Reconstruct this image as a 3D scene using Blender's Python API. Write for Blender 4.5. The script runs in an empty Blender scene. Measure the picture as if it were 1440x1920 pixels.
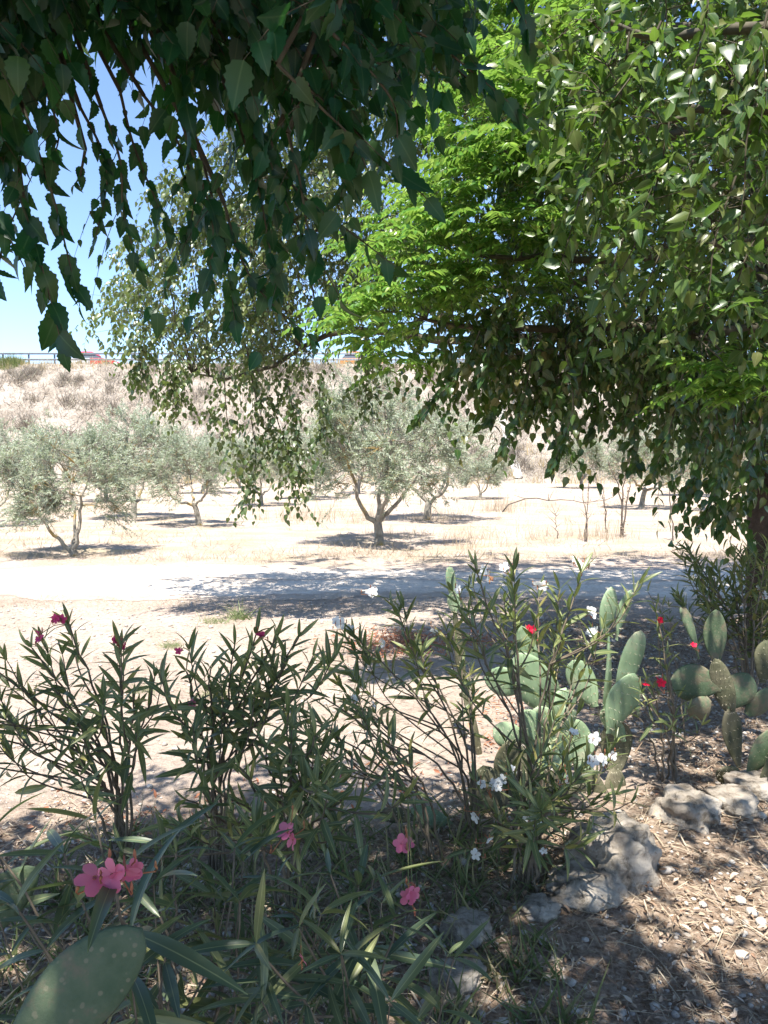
import bpy, bmesh, math
import numpy as np
from mathutils import Vector, noise
C = bpy.context.scene.collection
sc = bpy.context.scene
rad = math.radians
# ------------------------------------------------------------------ camera, light, exposure
CAMZ = 1.6; TILT = rad(4.0); F = 1450.0
cam = bpy.data.cameras.new('camera'); co = bpy.data.objects.new('camera', cam); C.objects.link(co)
co.location = (0, 0, CAMZ); co.rotation_euler = (math.pi/2 - TILT, 0, 0)
cam.sensor_fit = 'VERTICAL'; cam.sensor_height = 36; cam.lens = F/1920*36
cam.clip_start = .05; cam.clip_end = 3000
sc.camera = co
SUN = np.array([.07, .36, -1.0]); SUN /= np.linalg.norm(SUN)      # direction the light travels
w = bpy.data.worlds.new('World'); sc.world = w; w.use_nodes = True
wn = w.node_tree.nodes; wl = w.node_tree.links
sky = wn.new('ShaderNodeTexSky'); sky.sky_type = 'NISHITA'; sky.sun_disc = False
sky.sun_elevation = math.asin(-SUN[2]); sky.sun_rotation = math.atan2(-SUN[0], -SUN[1])
sky.air_density = .75; sky.dust_density = .15; sky.ozone_density = 2.5
wl.new(sky.outputs[0], wn['Background'].inputs[0]); wn['Background'].inputs[1].default_value = .115
sl = bpy.data.lights.new('sun', 'SUN'); sl.energy = 4.3; sl.angle = rad(.53); sl.color = (1, .955, .88)
so = bpy.data.objects.new('sun', sl); C.objects.link(so); so.location = (0, -10, 30)
so.rotation_euler = Vector(SUN).to_track_quat('-Z', 'Y').to_euler()
sc.view_settings.view_transform = 'Standard'; sc.view_settings.look = 'None'
sc.view_settings.gamma = 1; sc.view_settings.exposure = 1.6
sc.cycles.max_bounces = 7; sc.cycles.transmission_bounces = 5; sc.cycles.diffuse_bounces = 4

# ------------------------------------------------------------------ helpers
def rng(s): return np.random.default_rng(s)
def P(px, py, d):
    """world point seen at photo pixel px,py at forward distance d"""
    u = (px-720)/F; v = (960-py)/F
    y = math.cos(TILT) + v*math.sin(TILT); z = -math.sin(TILT) + v*math.cos(TILT)
    k = d/y
    return np.array([u*k, d, CAMZ + z*k])
def gz(x, y):
    """ground height"""
    x = np.asarray(x, float); y = np.asarray(y, float)
    h = .018*np.sin(x*1.7+y*.9+1)*np.sin(y*1.3-x*.6) + .012*np.sin(x*3.1-y*2.3) + .01*np.sin(y*3.9+x*.7+2)*np.sin(x*2.2)
    h = h + .05*np.exp(-((x+.5)**2/2.5+(y-6.9)**2/.5)) + .05*np.exp(-((x-1.2)**2/1.2+(y-3.3)**2/.6))
    fade = np.exp(-(x/22)**2)*np.exp(-(np.maximum(y-10, 0)/30)**2)
    trk = 1-.75*np.exp(-((y-10.2)/1.2)**2)
    return h*fade*trk
def G(px, py):
    """where the pixel ray meets the ground"""
    a = P(px, py, 1.0); t = CAMZ/(CAMZ-a[2])
    x, y = a[0]*t, t
    return np.array([x, y, float(gz(x, y))])
def nz(v, ax=-1): return v/np.maximum(np.linalg.norm(v, axis=ax, keepdims=True), 1e-9)

class MB:
    def __init__(s): s.v = []; s.q = []; s.t = []; s.uv = []; s.n = 0; s.qm = []; s.tm = []
    def add(s, v, q=None, t=None, uv=None, mat=0):
        v = np.asarray(v, float).reshape(-1, 3)
        if q is not None and len(q): q = np.asarray(q, int).reshape(-1, 4); s.q.append(q+s.n); s.qm.append(np.full(len(q), mat))
        if t is not None and len(t): t = np.asarray(t, int).reshape(-1, 3); s.t.append(t+s.n); s.tm.append(np.full(len(t), mat))
        s.v.append(v); s.uv.append(np.zeros((len(v), 2)) if uv is None else np.asarray(uv, float)); s.n += len(v)
    def box(s, x0, y0, z0, x1, y1, z1, mat=0):
        v = [(x, y, z) for z in (z0, z1) for y in (y0, y1) for x in (x0, x1)]
        s.add(v, q=[(0,2,3,1),(4,5,7,6),(0,1,5,4),(1,3,7,5),(3,2,6,7),(2,0,4,6)], mat=mat)
    def tubes(s, pts, r, sides=4, mat=0, cap=True):
        pts = np.asarray(pts, float); r = np.broadcast_to(np.asarray(r, float), pts.shape[:2])
        S, M = pts.shape[:2]
        tg = nz(np.gradient(pts, axis=1))
        ref = np.where(np.abs(nz(pts[:, -1]-pts[:, 0])[:, 2:3]) > .8, [[1., .1, 0]], [[0, .1, 1.]])[:, None]
        n = nz(np.cross(tg, ref)); b = np.cross(tg, n)
        a = np.arange(sides)*2*math.pi/sides
        ring = n[:, :, None]*np.cos(a)[:, None] + b[:, :, None]*np.sin(a)[:, None]
        v = (pts[:, :, None] + ring*r[:, :, None, None]).reshape(-1, 3)
        i = np.arange(M-1)[:, None]*sides + np.arange(sides); j = np.arange(M-1)[:, None]*sides + (np.arange(sides)+1) % sides
        q = np.stack([i, j, j+sides, i+sides], -1).reshape(-1, 4)
        q = (q[None] + (np.arange(S)*M*sides)[:, None, None]).reshape(-1, 4)
        s.add(v, q=q, mat=mat)
    def leaves(s, T, pos, d, nr, size, wid=1.0, mat=0):
        tv, tq = T
        N = len(pos)
        if N == 0: return
        Y = nz(d); Z = nz(nr - Y*np.sum(nr*Y, 1, keepdims=True)); X = np.cross(Y, Z)
        size = np.broadcast_to(size, (N,))[:, None, None]; wid = np.broadcast_to(wid, (N,))[:, None, None]
        v = pos[:, None] + size*(X[:, None]*tv[None, :, 0:1]*wid + Y[:, None]*tv[None, :, 1:2] + Z[:, None]*tv[None, :, 2:3])
        q = (tq[None] + (np.arange(N)*len(tv))[:, None, None]).reshape(-1, 4)
        s.add(v.reshape(-1, 3), q=q, uv=np.tile(tv[:, :2]*[1/max(abs(tv[:, 0])), 1]*.5+[.5, 0], (N, 1)), mat=mat)
    def build(s, name, mats, parent=None, smooth=True):
        me = bpy.data.meshes.new(name)
        if not isinstance(mats, (list, tuple)): mats = [mats]
        for m in mats: me.materials.append(m)
        v = np.concatenate(s.v); uv = np.concatenate(s.uv)
        q = np.concatenate(s.q) if s.q else np.zeros((0, 4), int); t = np.concatenate(s.t) if s.t else np.zeros((0, 3), int)
        li = np.concatenate([q.ravel(), t.ravel()]).astype(np.int32)
        org = np.zeros(3)
        if parent is not None: org = np.array(parent.location)
        me.vertices.add(len(v)); me.vertices.foreach_set('co', (v-org).astype(np.float32).ravel())
        me.loops.add(len(li)); me.loops.foreach_set('vertex_index', li)
        nq, nt = len(q), len(t)
        me.polygons.add(nq+nt)
        ls = np.concatenate([np.arange(nq)*4, nq*4+np.arange(nt)*3]).astype(np.int32)
        me.polygons.foreach_set('loop_start', ls)
        mi = np.concatenate(s.qm+s.tm).astype(np.int32) if (s.qm or s.tm) else np.zeros(0, np.int32)
        me.polygons.foreach_set('material_index', mi)
        me.update(calc_edges=True); me.validate()
        u = me.uv_layers.new(name='UVMap'); u.data.foreach_set('uv', uv[li].astype(np.float32).ravel())
        if smooth: me.polygons.foreach_set('use_smooth', np.ones(nq+nt, bool))
        o = bpy.data.objects.new(name, me); C.objects.link(o)
        if parent is not None: o.parent = parent
        return o
def tag(o, label, cat, group=None):
    o['label'] = label; o['category'] = cat
    if group: o['group'] = group
    return o
def struct(o, kind='structure'): o['kind'] = kind; return o
def empty(name, loc, label, cat, group=None):
    o = bpy.data.objects.new(name, None); C.objects.link(o); o.location = tuple(loc); o.empty_display_size = .2
    return tag(o, label, cat, group)
def curve(ctrl, n):
    """Catmull-Rom through the control points"""
    c = np.asarray(ctrl, float); c = np.vstack([2*c[0]-c[1], c, 2*c[-1]-c[-2]])
    out = []
    t = np.linspace(0, len(c)-3, n)
    for x in t:
        i = min(int(x), len(c)-4); f = x-i; p0, p1, p2, p3 = c[i:i+4]
        out.append(.5*((2*p1)+(-p0+p2)*f+(2*p0-5*p1+4*p2-p3)*f*f+(-p0+3*p1-3*p2+p3)*f**3))
    return np.array(out)

# ------------------------------------------------------------------ materials
def newmat(name):
    m = bpy.data.materials.new(name); m.use_nodes = True
    nt = m.node_tree; nt.nodes.clear()
    out = nt.nodes.new('ShaderNodeOutputMaterial')
    return m, nt, out
def ramp(nt, fac, stops):
    r = nt.nodes.new('ShaderNodeValToRGB'); e = r.color_ramp.elements
    while len(e) < len(stops): e.new(.5)
    for x, (p, c) in zip(e, stops): x.position = p; x.color = (*c, 1)
    nt.links.new(fac, r.inputs[0]); return r.outputs[0]
def noise_tex(nt, scale, detail=4, rough=.55, coord='Object', vec=None, dist=0):
    if vec is None:
        tc = nt.nodes.new('ShaderNodeTexCoord'); vec = tc.outputs[coord]
    n = nt.nodes.new('ShaderNodeTexNoise'); n.inputs['Scale'].default_value = scale; n.inputs['Detail'].default_value = detail
    n.inputs['Roughness'].default_value = rough; n.inputs['Distortion'].default_value = dist
    nt.links.new(vec, n.inputs['Vector']); return n.outputs['Fac']
def mixc(nt, fac, a, b, mode='MIX'):
    m = nt.nodes.new('ShaderNodeMix'); m.data_type = 'RGBA'; m.blend_type = mode
    for sock, val in ((m.inputs[0], fac), (m.inputs[6], a), (m.inputs[7], b)):
        if hasattr(val, 'links'): nt.links.new(val, sock)
        elif isinstance(val, (int, float)): sock.default_value = val
        else: sock.default_value = (*val, 1)
    return m.outputs[2]
def bump(nt, h, strength, dist):
    b = nt.nodes.new('ShaderNodeBump'); b.inputs['Strength'].default_value = strength; b.inputs['Distance'].default_value = dist
    nt.links.new(h, b.inputs['Height']); return b.outputs[0]
def leafmat(name, cols, rough=.42, trans=.4, tcol=None, vein=.35, spec=.45, under=None, spots=None):
    m, nt, out = newmat(name)
    g = nt.nodes.new('ShaderNodeNewGeometry')
    c = ramp(nt, g.outputs['Random Per Island'], [(i/(len(cols)-1), k) for i, k in enumerate(cols)])
    if vein:
        uv = nt.nodes.new('ShaderNodeUVMap'); sx = nt.nodes.new('ShaderNodeSeparateXYZ'); nt.links.new(uv.outputs[0], sx.inputs[0])
        a = nt.nodes.new('ShaderNodeMath'); a.operation = 'SUBTRACT'; a.inputs[1].default_value = .5; nt.links.new(sx.outputs[0], a.inputs[0])
        b = nt.nodes.new('ShaderNodeMath'); b.operation = 'ABSOLUTE'; nt.links.new(a.outputs[0], b.inputs[0])
        v = ramp(nt, b.outputs[0], [(0, (vein,)*3), (.045, (0, 0, 0))])
        c = mixc(nt, v, c, tuple(min(1, x*2.2+.06) for x in cols[-1]))
    if spots:
        n = noise_tex(nt, 60, 3); f = ramp(nt, n, [(.62, (0, 0, 0)), (.72, (1, 1, 1))]); c = mixc(nt, f, c, spots)
    if under:
        c2 = mixc(nt, g.outputs['Backfacing'], c, under); c = c2
    p = nt.nodes.new('ShaderNodeBsdfPrincipled'); p.inputs['Roughness'].default_value = rough
    p.inputs['Specular IOR Level'].default_value = spec
    nt.links.new(c, p.inputs['Base Color'])
    t = nt.nodes.new('ShaderNodeBsdfTranslucent')
    nt.links.new(mixc(nt, 1.0, c, tcol or (1.0, 1.0, .45), 'MULTIPLY') if not tcol else mixc(nt, .6, c, tcol), t.inputs[0])
    mx = nt.nodes.new('ShaderNodeMixShader'); mx.inputs[0].default_value = trans
    nt.links.new(p.outputs[0], mx.inputs[1]); nt.links.new(t.outputs[0], mx.inputs[2]); nt.links.new(mx.outputs[0], out.inputs[0])
    return m
def surf(name, stops, scale=5, rough=.85, bmp=.5, bdist=.01, bscale=None, detail=6, spec=.3, metal=0, island=None, coord='Object'):
    m, nt, out = newmat(name)
    n = noise_tex(nt, scale, detail, .6, coord)
    c = ramp(nt, n, stops)
    if island:
        g = nt.nodes.new('ShaderNodeNewGeometry'); c = mixc(nt, .65, c, ramp(nt, g.outputs['Random Per Island'], [(i/(len(island)-1), k) for i, k in enumerate(island)]))
    p = nt.nodes.new('ShaderNodeBsdfPrincipled'); p.inputs['Roughness'].default_value = rough; p.inputs['Metallic'].default_value = metal
    p.inputs['Specular IOR Level'].default_value = spec
    nt.links.new(c, p.inputs['Base Color'])
    if bmp: nt.links.new(bump(nt, noise_tex(nt, bscale or scale*3, 8, .65, coord), bmp, bdist), p.inputs['Normal'])
    nt.links.new(p.outputs[0], out.inputs[0])
    return m
M = {}
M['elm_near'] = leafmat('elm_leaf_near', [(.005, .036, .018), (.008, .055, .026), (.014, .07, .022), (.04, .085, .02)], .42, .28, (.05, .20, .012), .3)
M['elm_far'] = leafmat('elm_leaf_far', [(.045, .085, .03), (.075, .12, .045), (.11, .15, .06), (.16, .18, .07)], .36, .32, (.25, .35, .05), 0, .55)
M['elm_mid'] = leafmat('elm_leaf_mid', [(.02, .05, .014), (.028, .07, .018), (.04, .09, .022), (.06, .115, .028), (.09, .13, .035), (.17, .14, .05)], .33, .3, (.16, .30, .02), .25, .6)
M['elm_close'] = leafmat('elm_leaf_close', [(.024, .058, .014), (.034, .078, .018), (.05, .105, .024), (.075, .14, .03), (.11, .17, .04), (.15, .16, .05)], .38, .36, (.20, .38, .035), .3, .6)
M['melia'] = leafmat('melia_leaf', [(.03, .10, .018), (.05, .155, .022), (.085, .225, .03), (.15, .30, .04), (.28, .38, .08)], .38, .44, (.34, .54, .08), .2, .4)
M['olive'] = leafmat('olive_leaf', [(.18, .245, .14), (.25, .315, .20), (.31, .37, .26), (.39, .44, .34)], .5, .34, (.45, .52, .30), 0, .4, under=(.36, .40, .31))
M['oleander'] = leafmat('oleander_leaf', [(.075, .10, .045), (.10, .13, .055), (.11, .145, .06), (.14, .175, .07), (.18, .205, .08), (.32, .28, .09)], .40, .28, (.2, .3, .05), .6, .5)
M['oleander_near'] = leafmat('oleander_leaf_near', [(.065, .10, .06), (.08, .115, .065), (.10, .13, .065), (.13, .155, .07), (.2, .2, .07)], .38, .22, (.16, .26, .05), .6, .5)
M['pink'] = leafmat('pink_petal', [(.62, .14, .26), (.75, .2, .33), (.8, .26, .36)], .6, .4, (.95, .3, .35), .0, .2)
M['deep_pink'] = leafmat('deep_pink_petal', [(.5, .04, .16), (.62, .07, .2)], .6, .35, (.9, .1, .25), 0, .2)
M['white_petal'] = leafmat('white_petal', [(.78, .8, .78), (.86, .86, .83)], .6, .35, (.9, .9, .85), 0, .2)
M['red'] = leafmat('red_petal', [(.55, .01, .04), (.7, .02, .07)], .6, .3, (.9, .03, .08), 0, .2)
M['bud'] = surf('flower_bud', [(.3, (.35, .10, .07)), (.7, (.42, .22, .08))], 40, .7, 0)
M['stem'] = surf('oleander_stem', [(.3, (.11, .085, .06)), (.7, (.21, .17, .12))], 30, .8, .4, .002)
M['stem_green'] = surf('green_stem', [(.3, (.13, .16, .05)), (.7, (.2, .19, .08))], 30, .7, .2, .002)
M['bark'] = surf('elm_bark', [(.25, (.035, .026, .02)), (.55, (.09, .062, .045)), (.8, (.15, .11, .08))], 9, .9, 1, .03, 22)
M['twig'] = surf('twig_bark', [(.3, (.05, .045, .03)), (.7, (.11, .095, .06))], 20, .8, .3, .003)
M['melia_twig'] = surf('melia_stalk', [(.3, (.10, .15, .03)), (.7, (.16, .2, .05))], 20, .6, 0)
M['dead'] = surf('dead_wood', [(.3, (.07, .055, .045)), (.7, (.16, .13, .105))], 20, .9, .4, .004)
M['cactus'] = None
def cactus_mat():
    m, nt, out = newmat('cactus_skin')
    tc = nt.nodes.new('ShaderNodeTexCoord')
    n = noise_tex(nt, 9, 4); c = ramp(nt, n, [(.3, (.15, .22, .12)), (.55, (.22, .30, .17)), (.75, (.30, .37, .24))])
    n2 = noise_tex(nt, 4.5, 6, .7); f = ramp(nt, n2, [(.58, (0, 0, 0)), (.70, (.8, .8, .8))]); c = mixc(nt, f, c, (.30, .26, .16))
    v = nt.nodes.new('ShaderNodeTexVoronoi'); v.inputs['Scale'].default_value = 34; nt.links.new(tc.outputs['Object'], v.inputs['Vector'])
    f2 = ramp(nt, v.outputs['Distance'], [(.10, (.8, .8, .8)), (.17, (0, 0, 0))]); c = mixc(nt, f2, c, (.25, .2, .11))
    p = nt.nodes.new('ShaderNodeBsdfPrincipled'); p.inputs['Roughness'].default_value = .5; p.inputs['Specular IOR Level'].default_value = .45
    nt.links.new(c, p.inputs['Base Color']); nt.links.new(bump(nt, v.outputs['Distance'], -.35, .006), p.inputs['Normal'])
    nt.links.new(p.outputs[0], out.inputs[0]); return m
M['cactus'] = cactus_mat()
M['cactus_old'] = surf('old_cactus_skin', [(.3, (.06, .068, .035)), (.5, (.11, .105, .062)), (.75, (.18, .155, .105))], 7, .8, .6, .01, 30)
M['spine'] = surf('cactus_spine', [(.3, (.5, .45, .33)), (.7, (.6, .55, .42))], 30, .6, 0)

def cactus_shaded():  # pad green darkened to stand in for shade, plus brown weathered blotches
    m, nt, out = newmat('shaded_weathered_cactus_skin')
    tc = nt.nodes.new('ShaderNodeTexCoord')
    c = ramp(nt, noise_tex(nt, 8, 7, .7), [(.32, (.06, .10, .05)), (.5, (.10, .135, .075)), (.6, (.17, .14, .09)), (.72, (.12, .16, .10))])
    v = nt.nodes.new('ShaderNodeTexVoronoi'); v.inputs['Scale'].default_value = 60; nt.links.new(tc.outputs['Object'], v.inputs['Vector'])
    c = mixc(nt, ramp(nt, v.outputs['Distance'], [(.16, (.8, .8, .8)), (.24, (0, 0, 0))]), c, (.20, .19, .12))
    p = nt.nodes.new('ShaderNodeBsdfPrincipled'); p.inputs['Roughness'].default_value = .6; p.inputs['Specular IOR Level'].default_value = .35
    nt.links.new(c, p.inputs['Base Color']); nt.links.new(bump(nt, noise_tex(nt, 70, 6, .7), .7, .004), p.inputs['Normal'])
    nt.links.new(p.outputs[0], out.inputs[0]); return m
M['cactus_shaded'] = cactus_shaded()
def olive_bark():
    m, nt, out = newmat('olive_bark')
    c = ramp(nt, noise_tex(nt, 9, 6), [(.3, (.16, .14, .115)), (.6, (.30, .27, .22)), (.8, (.42, .38, .32))])
    f = ramp(nt, noise_tex(nt, 2.6, 4), [(.54, (0, 0, 0)), (.62, (.9, .9, .9))]); c = mixc(nt, f, c, (.34, .23, .07))
    p = nt.nodes.new('ShaderNodeBsdfPrincipled'); p.inputs['Roughness'].default_value = .9
    nt.links.new(c, p.inputs['Base Color']); nt.links.new(bump(nt, noise_tex(nt, 18, 6), .9, .02), p.inputs['Normal'])
    nt.links.new(p.outputs[0], out.inputs[0]); return m
M['olive_bark'] = olive_bark()

def ground_mat():
    m, nt, out = newmat('sandy_soil')
    tc = nt.nodes.new('ShaderNodeTexCoord'); V = tc.outputs['Object']
    L = nt.links.new
    base = ramp(nt, noise_tex(nt, .9, 7, .6, vec=V), [(.3, (.38, .29, .23)), (.5, (.48, .385, .315)), (.7, (.56, .47, .395))])
    fine = ramp(nt, noise_tex(nt, 22, 8, .7, vec=V), [(.30, (.45, .42, .38)), (.48, (1, 1, 1)), (.8, (1.12, 1.1, 1.05))])
    c = mixc(nt, 1, base, fine, 'MULTIPLY')
    # scattered dry stubble colour out in the field, stretched along the rows
    mp = nt.nodes.new('ShaderNodeMapping'); mp.inputs['Scale'].default_value = (.35, 1.4, 1); L(V, mp.inputs[0])
    st = ramp(nt, noise_tex(nt, 1.3, 8, .7, vec=mp.outputs[0]), [(.48, (0, 0, 0)), (.62, (.75, .75, .75))])
    s = nt.nodes.new('ShaderNodeSeparateXYZ'); L(V, s.inputs[0])
    def mr(sock, a, b, lo=0, hi=1):
        r = nt.nodes.new('ShaderNodeMapRange'); r.inputs[1].default_value = a; r.inputs[2].default_value = b
        r.inputs[3].default_value = lo; r.inputs[4].default_value = hi; L(sock, r.inputs[0]); return r.outputs[0]
    def mul(a, b, op='MULTIPLY'):
        r = nt.nodes.new('ShaderNodeMath'); r.operation = op
        for i, q in enumerate((a, b)):
            if hasattr(q, 'links'): L(q, r.inputs[i])
            else: r.inputs[i].default_value = q
        return r.outputs[0]
    far = mr(s.outputs[1], 11, 12.5)
    c = mixc(nt, mul(st, far), c, (.40, .33, .21))
    # humus of the planting bed: right and near
    wob = mul(noise_tex(nt, 1.6, 5, .65, vec=V), 1.6)
    e1 = mul(mul(s.outputs[0], 1.15), wob, 'ADD')       # x + noise
    near = mr(mul(s.outputs[1], wob, 'SUBTRACT'), 2.9, 2.4)
    right = mul(mr(e1, 1.75, 2.5), mr(s.outputs[1], 8.3, 7.3))
    hum = mul(near, right, 'MAXIMUM')
    hc = ramp(nt, noise_tex(nt, 35, 6, .7, vec=V), [(.3, (.14, .095, .065)), (.48, (.30, .22, .16)), (.68, (.52, .42, .33))])
    c = mixc(nt, hum, c, hc)
    p = nt.nodes.new('ShaderNodeBsdfPrincipled'); p.inputs['Roughness'].default_value = .95; p.inputs['Specular IOR Level'].default_value = .15
    L(c, p.inputs['Base Color'])
    h = mul(mul(noise_tex(nt, 5, 8, .62, vec=V), 1.0), mul(noise_tex(nt, 28, 7, .7, vec=V), .35), 'ADD')
    L(bump(nt, h, 1, .11), p.inputs['Normal'])
    L(p.outputs[0], out.inputs[0]); return m
M['ground'] = ground_mat()
M['track_old'] = surf('track_dust', [(.25, (.56, .50, .44)), (.5, (.66, .60, .53)), (.75, (.72, .67, .60))], 1.5, .95, .6, .03, 16, spec=.1)
M['bank'] = surf('bank_soil', [(.3, (.27, .225, .18)), (.5, (.36, .31, .26)), (.7, (.46, .40, .34))], .8, .95, 1, .3, 3, spec=.1)
M['bankgrass'] = leafmat('bank_dry_grass', [(.22, .19, .155), (.32, .28, .235), (.40, .36, .30), (.46, .43, .38)], .8, .25, (.5, .4, .28), 0, .1)
M['gold'] = leafmat('golden_dry_grass', [(.40, .31, .14), (.48, .38, .2), (.5, .42, .26)], .8, .3, (.6, .48, .2), 0, .1)
M['straw'] = leafmat('dry_straw', [(.34, .27, .19), (.44, .36, .26), (.52, .45, .34), (.25, .17, .11)], .8, .2, (.5, .4, .25), 0, .15)
M['weed'] = leafmat('green_weed', [(.16, .2, .09), (.25, .29, .15), (.34, .34, .2)], .6, .3, (.3, .4, .1), 0, .2)
M['crest'] = leafmat('crest_bush', [(.13, .17, .06), (.2, .23, .09), (.28, .28, .13)], .6, .3, (.3, .4, .1), 0, .2)
M['litter'] = leafmat('dead_leaf', [(.09, .058, .038), (.18, .12, .08), (.28, .195, .135), (.40, .31, .23), (.54, .46, .37), (.24, .125, .075)], .75, .12, (.4, .22, .1), .2, .2)
M['rusty'] = leafmat('rusty_dry_leaf', [(.34, .13, .075), (.42, .20, .12), (.48, .30, .2)], .75, .3, (.7, .25, .1), 0, .2)
M['pebble'] = surf('pebble', [(.3, (.24, .20, .17)), (.7, (.5, .46, .4))], 25, .85, .3, .004, island=[(.22, .19, .17), (.4, .36, .32), (.6, .56, .5)])
def rock_mat():
    m, nt, out = newmat('limestone')
    c = ramp(nt, noise_tex(nt, 5, 8, .65), [(.3, (.22, .175, .14)), (.47, (.44, .38, .31)), (.65, (.66, .59, .5))])
    f = ramp(nt, noise_tex(nt, 16, 8, .75, dist=.6), [(.36, (.35, .33, .3)), (.5, (1, 1, 1))]); c = mixc(nt, 1, c, f, 'MULTIPLY')
    p = nt.nodes.new('ShaderNodeBsdfPrincipled'); p.inputs['Roughness'].default_value = .92; p.inputs['Specular IOR Level'].default_value = .2
    nt.links.new(c, p.inputs['Base Color']); nt.links.new(bump(nt, noise_tex(nt, 24, 12, .8), 1, .03), p.inputs['Normal'])
    nt.links.new(p.outputs[0], out.inputs[0]); return m
M['rock'] = rock_mat()
M['steel'] = surf('galvanised_steel', [(.3, (.17, .19, .23)), (.7, (.24, .26, .30))], 3, .45, 0, metal=.35)
M['asphalt'] = surf('asphalt', [(.3, (.045, .045, .048)), (.7, (.065, .065, .068))], 8, .9, .4, .01)
M['concrete'] = surf('concrete', [(.3, (.36, .34, .32)), (.7, (.46, .44, .41))], 3, .9, .4, .02)
def plain(name, col, rough=.4, metal=0):
    return surf(name, [(.3, tuple(x*.94 for x in col)), (.7, col)], 3, rough, 0, metal=metal, spec=.5)
M['carred'] = plain('red_car_paint', (.62, .035, .045), .3); M['carwhite'] = plain('white_car_paint', (.8, .8, .8), .3)
M['glass'] = plain('car_glass', (.10, .12, .14), .05); M['tyre'] = plain('tyre_rubber', (.02, .02, .02), .8)
M['rim'] = plain('wheel_rim', (.5, .5, .52), .3, .7); M['lamp'] = plain('headlight_lens', (.75, .75, .72), .1); M['orange'] = plain('orange_paint', (.7, .22, .03), .4)

# ------------------------------------------------------------------ setting
def axis(core, lo, hi, g, a, b):
    pts = list(np.arange(lo, hi+1e-6, core)); s = core; x = hi
    while x < b: s *= g; x += s; pts.append(x)
    s = core; x = lo
    while x > a: s *= g; x -= s; pts.insert(0, x)
    return np.array(pts)
def grid(X, Y, Z, uvq=None):
    ny, nx = Z.shape
    v = np.stack([X, Y, Z], -1).reshape(-1, 3)
    i = (np.arange(ny-1)[:, None]*nx + np.arange(nx-1)).ravel()
    return v, np.stack([i, i+1, i+nx+1, i+nx], -1)
xs = axis(.09, -5, 5, 1.09, -1500, 1500); ys = axis(.09, .5, 13.5, 1.08, -1500, 1500)
X, Y = np.meshgrid(xs, ys); m = MB(); v, q = grid(X, Y, gz(X, Y)); m.add(v, q=q)
struct(m.build('ground', M['ground']))
# dirt track
m = MB(); tx = np.concatenate([-np.geomspace(80, 6, 40), np.arange(-5.9, 5.95, .09), np.geomspace(6, 80, 40)]); r = rng(3)
def wob(x, s): return .14*np.sin(x*1.1+s)+.09*np.sin(x*2.7+s*2)+.05*np.sin(x*6.1+s*3)
w0 = 8.66+wob(tx, 1)+.03*np.sin(tx*23)+.03*np.sin(tx*37+1)-.012*tx; w1 = 11.3+wob(tx, 4)-.02*tx
tt = np.linspace(0, 1, 34)[:, None]
Yt = w0+(w1-w0)*tt; Xt = np.broadcast_to(tx, Yt.shape)
edge = np.minimum(tt, 1-tt)*3
Zt = gz(Xt, Yt)+.008*np.clip(edge/.25, 0, 1)+.002-.012*np.exp(-((tt-.27)/.08)**2)-.012*np.exp(-((tt-.75)/.08)**2)+.014*np.exp(-((tt-.5)/.15)**2)
Zt = np.maximum(Zt, gz(Xt, Yt)+.004)
v, q = grid(Xt, Yt, Zt); m.add(v, q=q, uv=np.column_stack([Xt.ravel()*.1, np.broadcast_to(tt, Xt.shape).ravel()]))
def track_mat():
    mt, nt, out = newmat('track_dust'); L = nt.links.new
    uv = nt.nodes.new('ShaderNodeUVMap'); sx = nt.nodes.new('ShaderNodeSeparateXYZ'); L(uv.outputs[0], sx.inputs[0])
    tc = nt.nodes.new('ShaderNodeTexCoord'); mp = nt.nodes.new('ShaderNodeMapping'); mp.inputs['Scale'].default_value = (.35, 1.6, 1); L(tc.outputs['Object'], mp.inputs[0])
    c = ramp(nt, noise_tex(nt, 2.2, 9, .68, vec=mp.outputs[0]), [(.3, (.58, .49, .40)), (.5, (.70, .61, .51)), (.7, (.77, .69, .59))])
    fine = ramp(nt, noise_tex(nt, 24, 8, .7), [(.3, (.62, .6, .56)), (.5, (1, 1, 1))]); c = mixc(nt, 1, c, fine, 'MULTIPLY')
    soil = ramp(nt, noise_tex(nt, 3, 8, .65), [(.3, (.38, .295, .23)), (.6, (.52, .43, .35))])
    ev = ramp(nt, sx.outputs[1], [(0, (1, 1, 1)), (.22, (0, 0, 0)), (.40, (0, 0, 0)), (.5, (.5, .5, .5)), (.6, (0, 0, 0)), (.78, (0, 0, 0)), (1, (1, 1, 1))])
    ad = nt.nodes.new('ShaderNodeMath'); ad.operation = 'ADD'; L(ev, ad.inputs[0]); L(noise_tex(nt, 5, 8, .75, vec=mp.outputs[0]), ad.inputs[1])
    c = mixc(nt, ramp(nt, ad.outputs[0], [(.78, (0, 0, 0)), (1.0, (1, 1, 1))]), c, soil)
    p = nt.nodes.new('ShaderNodeBsdfPrincipled'); p.inputs['Roughness'].default_value = .95; p.inputs['Specular IOR Level'].default_value = .1
    L(c, p.inputs['Base Color']); L(bump(nt, noise_tex(nt, 9, 9, .68), 1, .06), p.inputs['Normal']); L(p.outputs[0], out.inputs[0]); return mt
struct(m.build('dirt_track', track_mat()))
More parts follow.
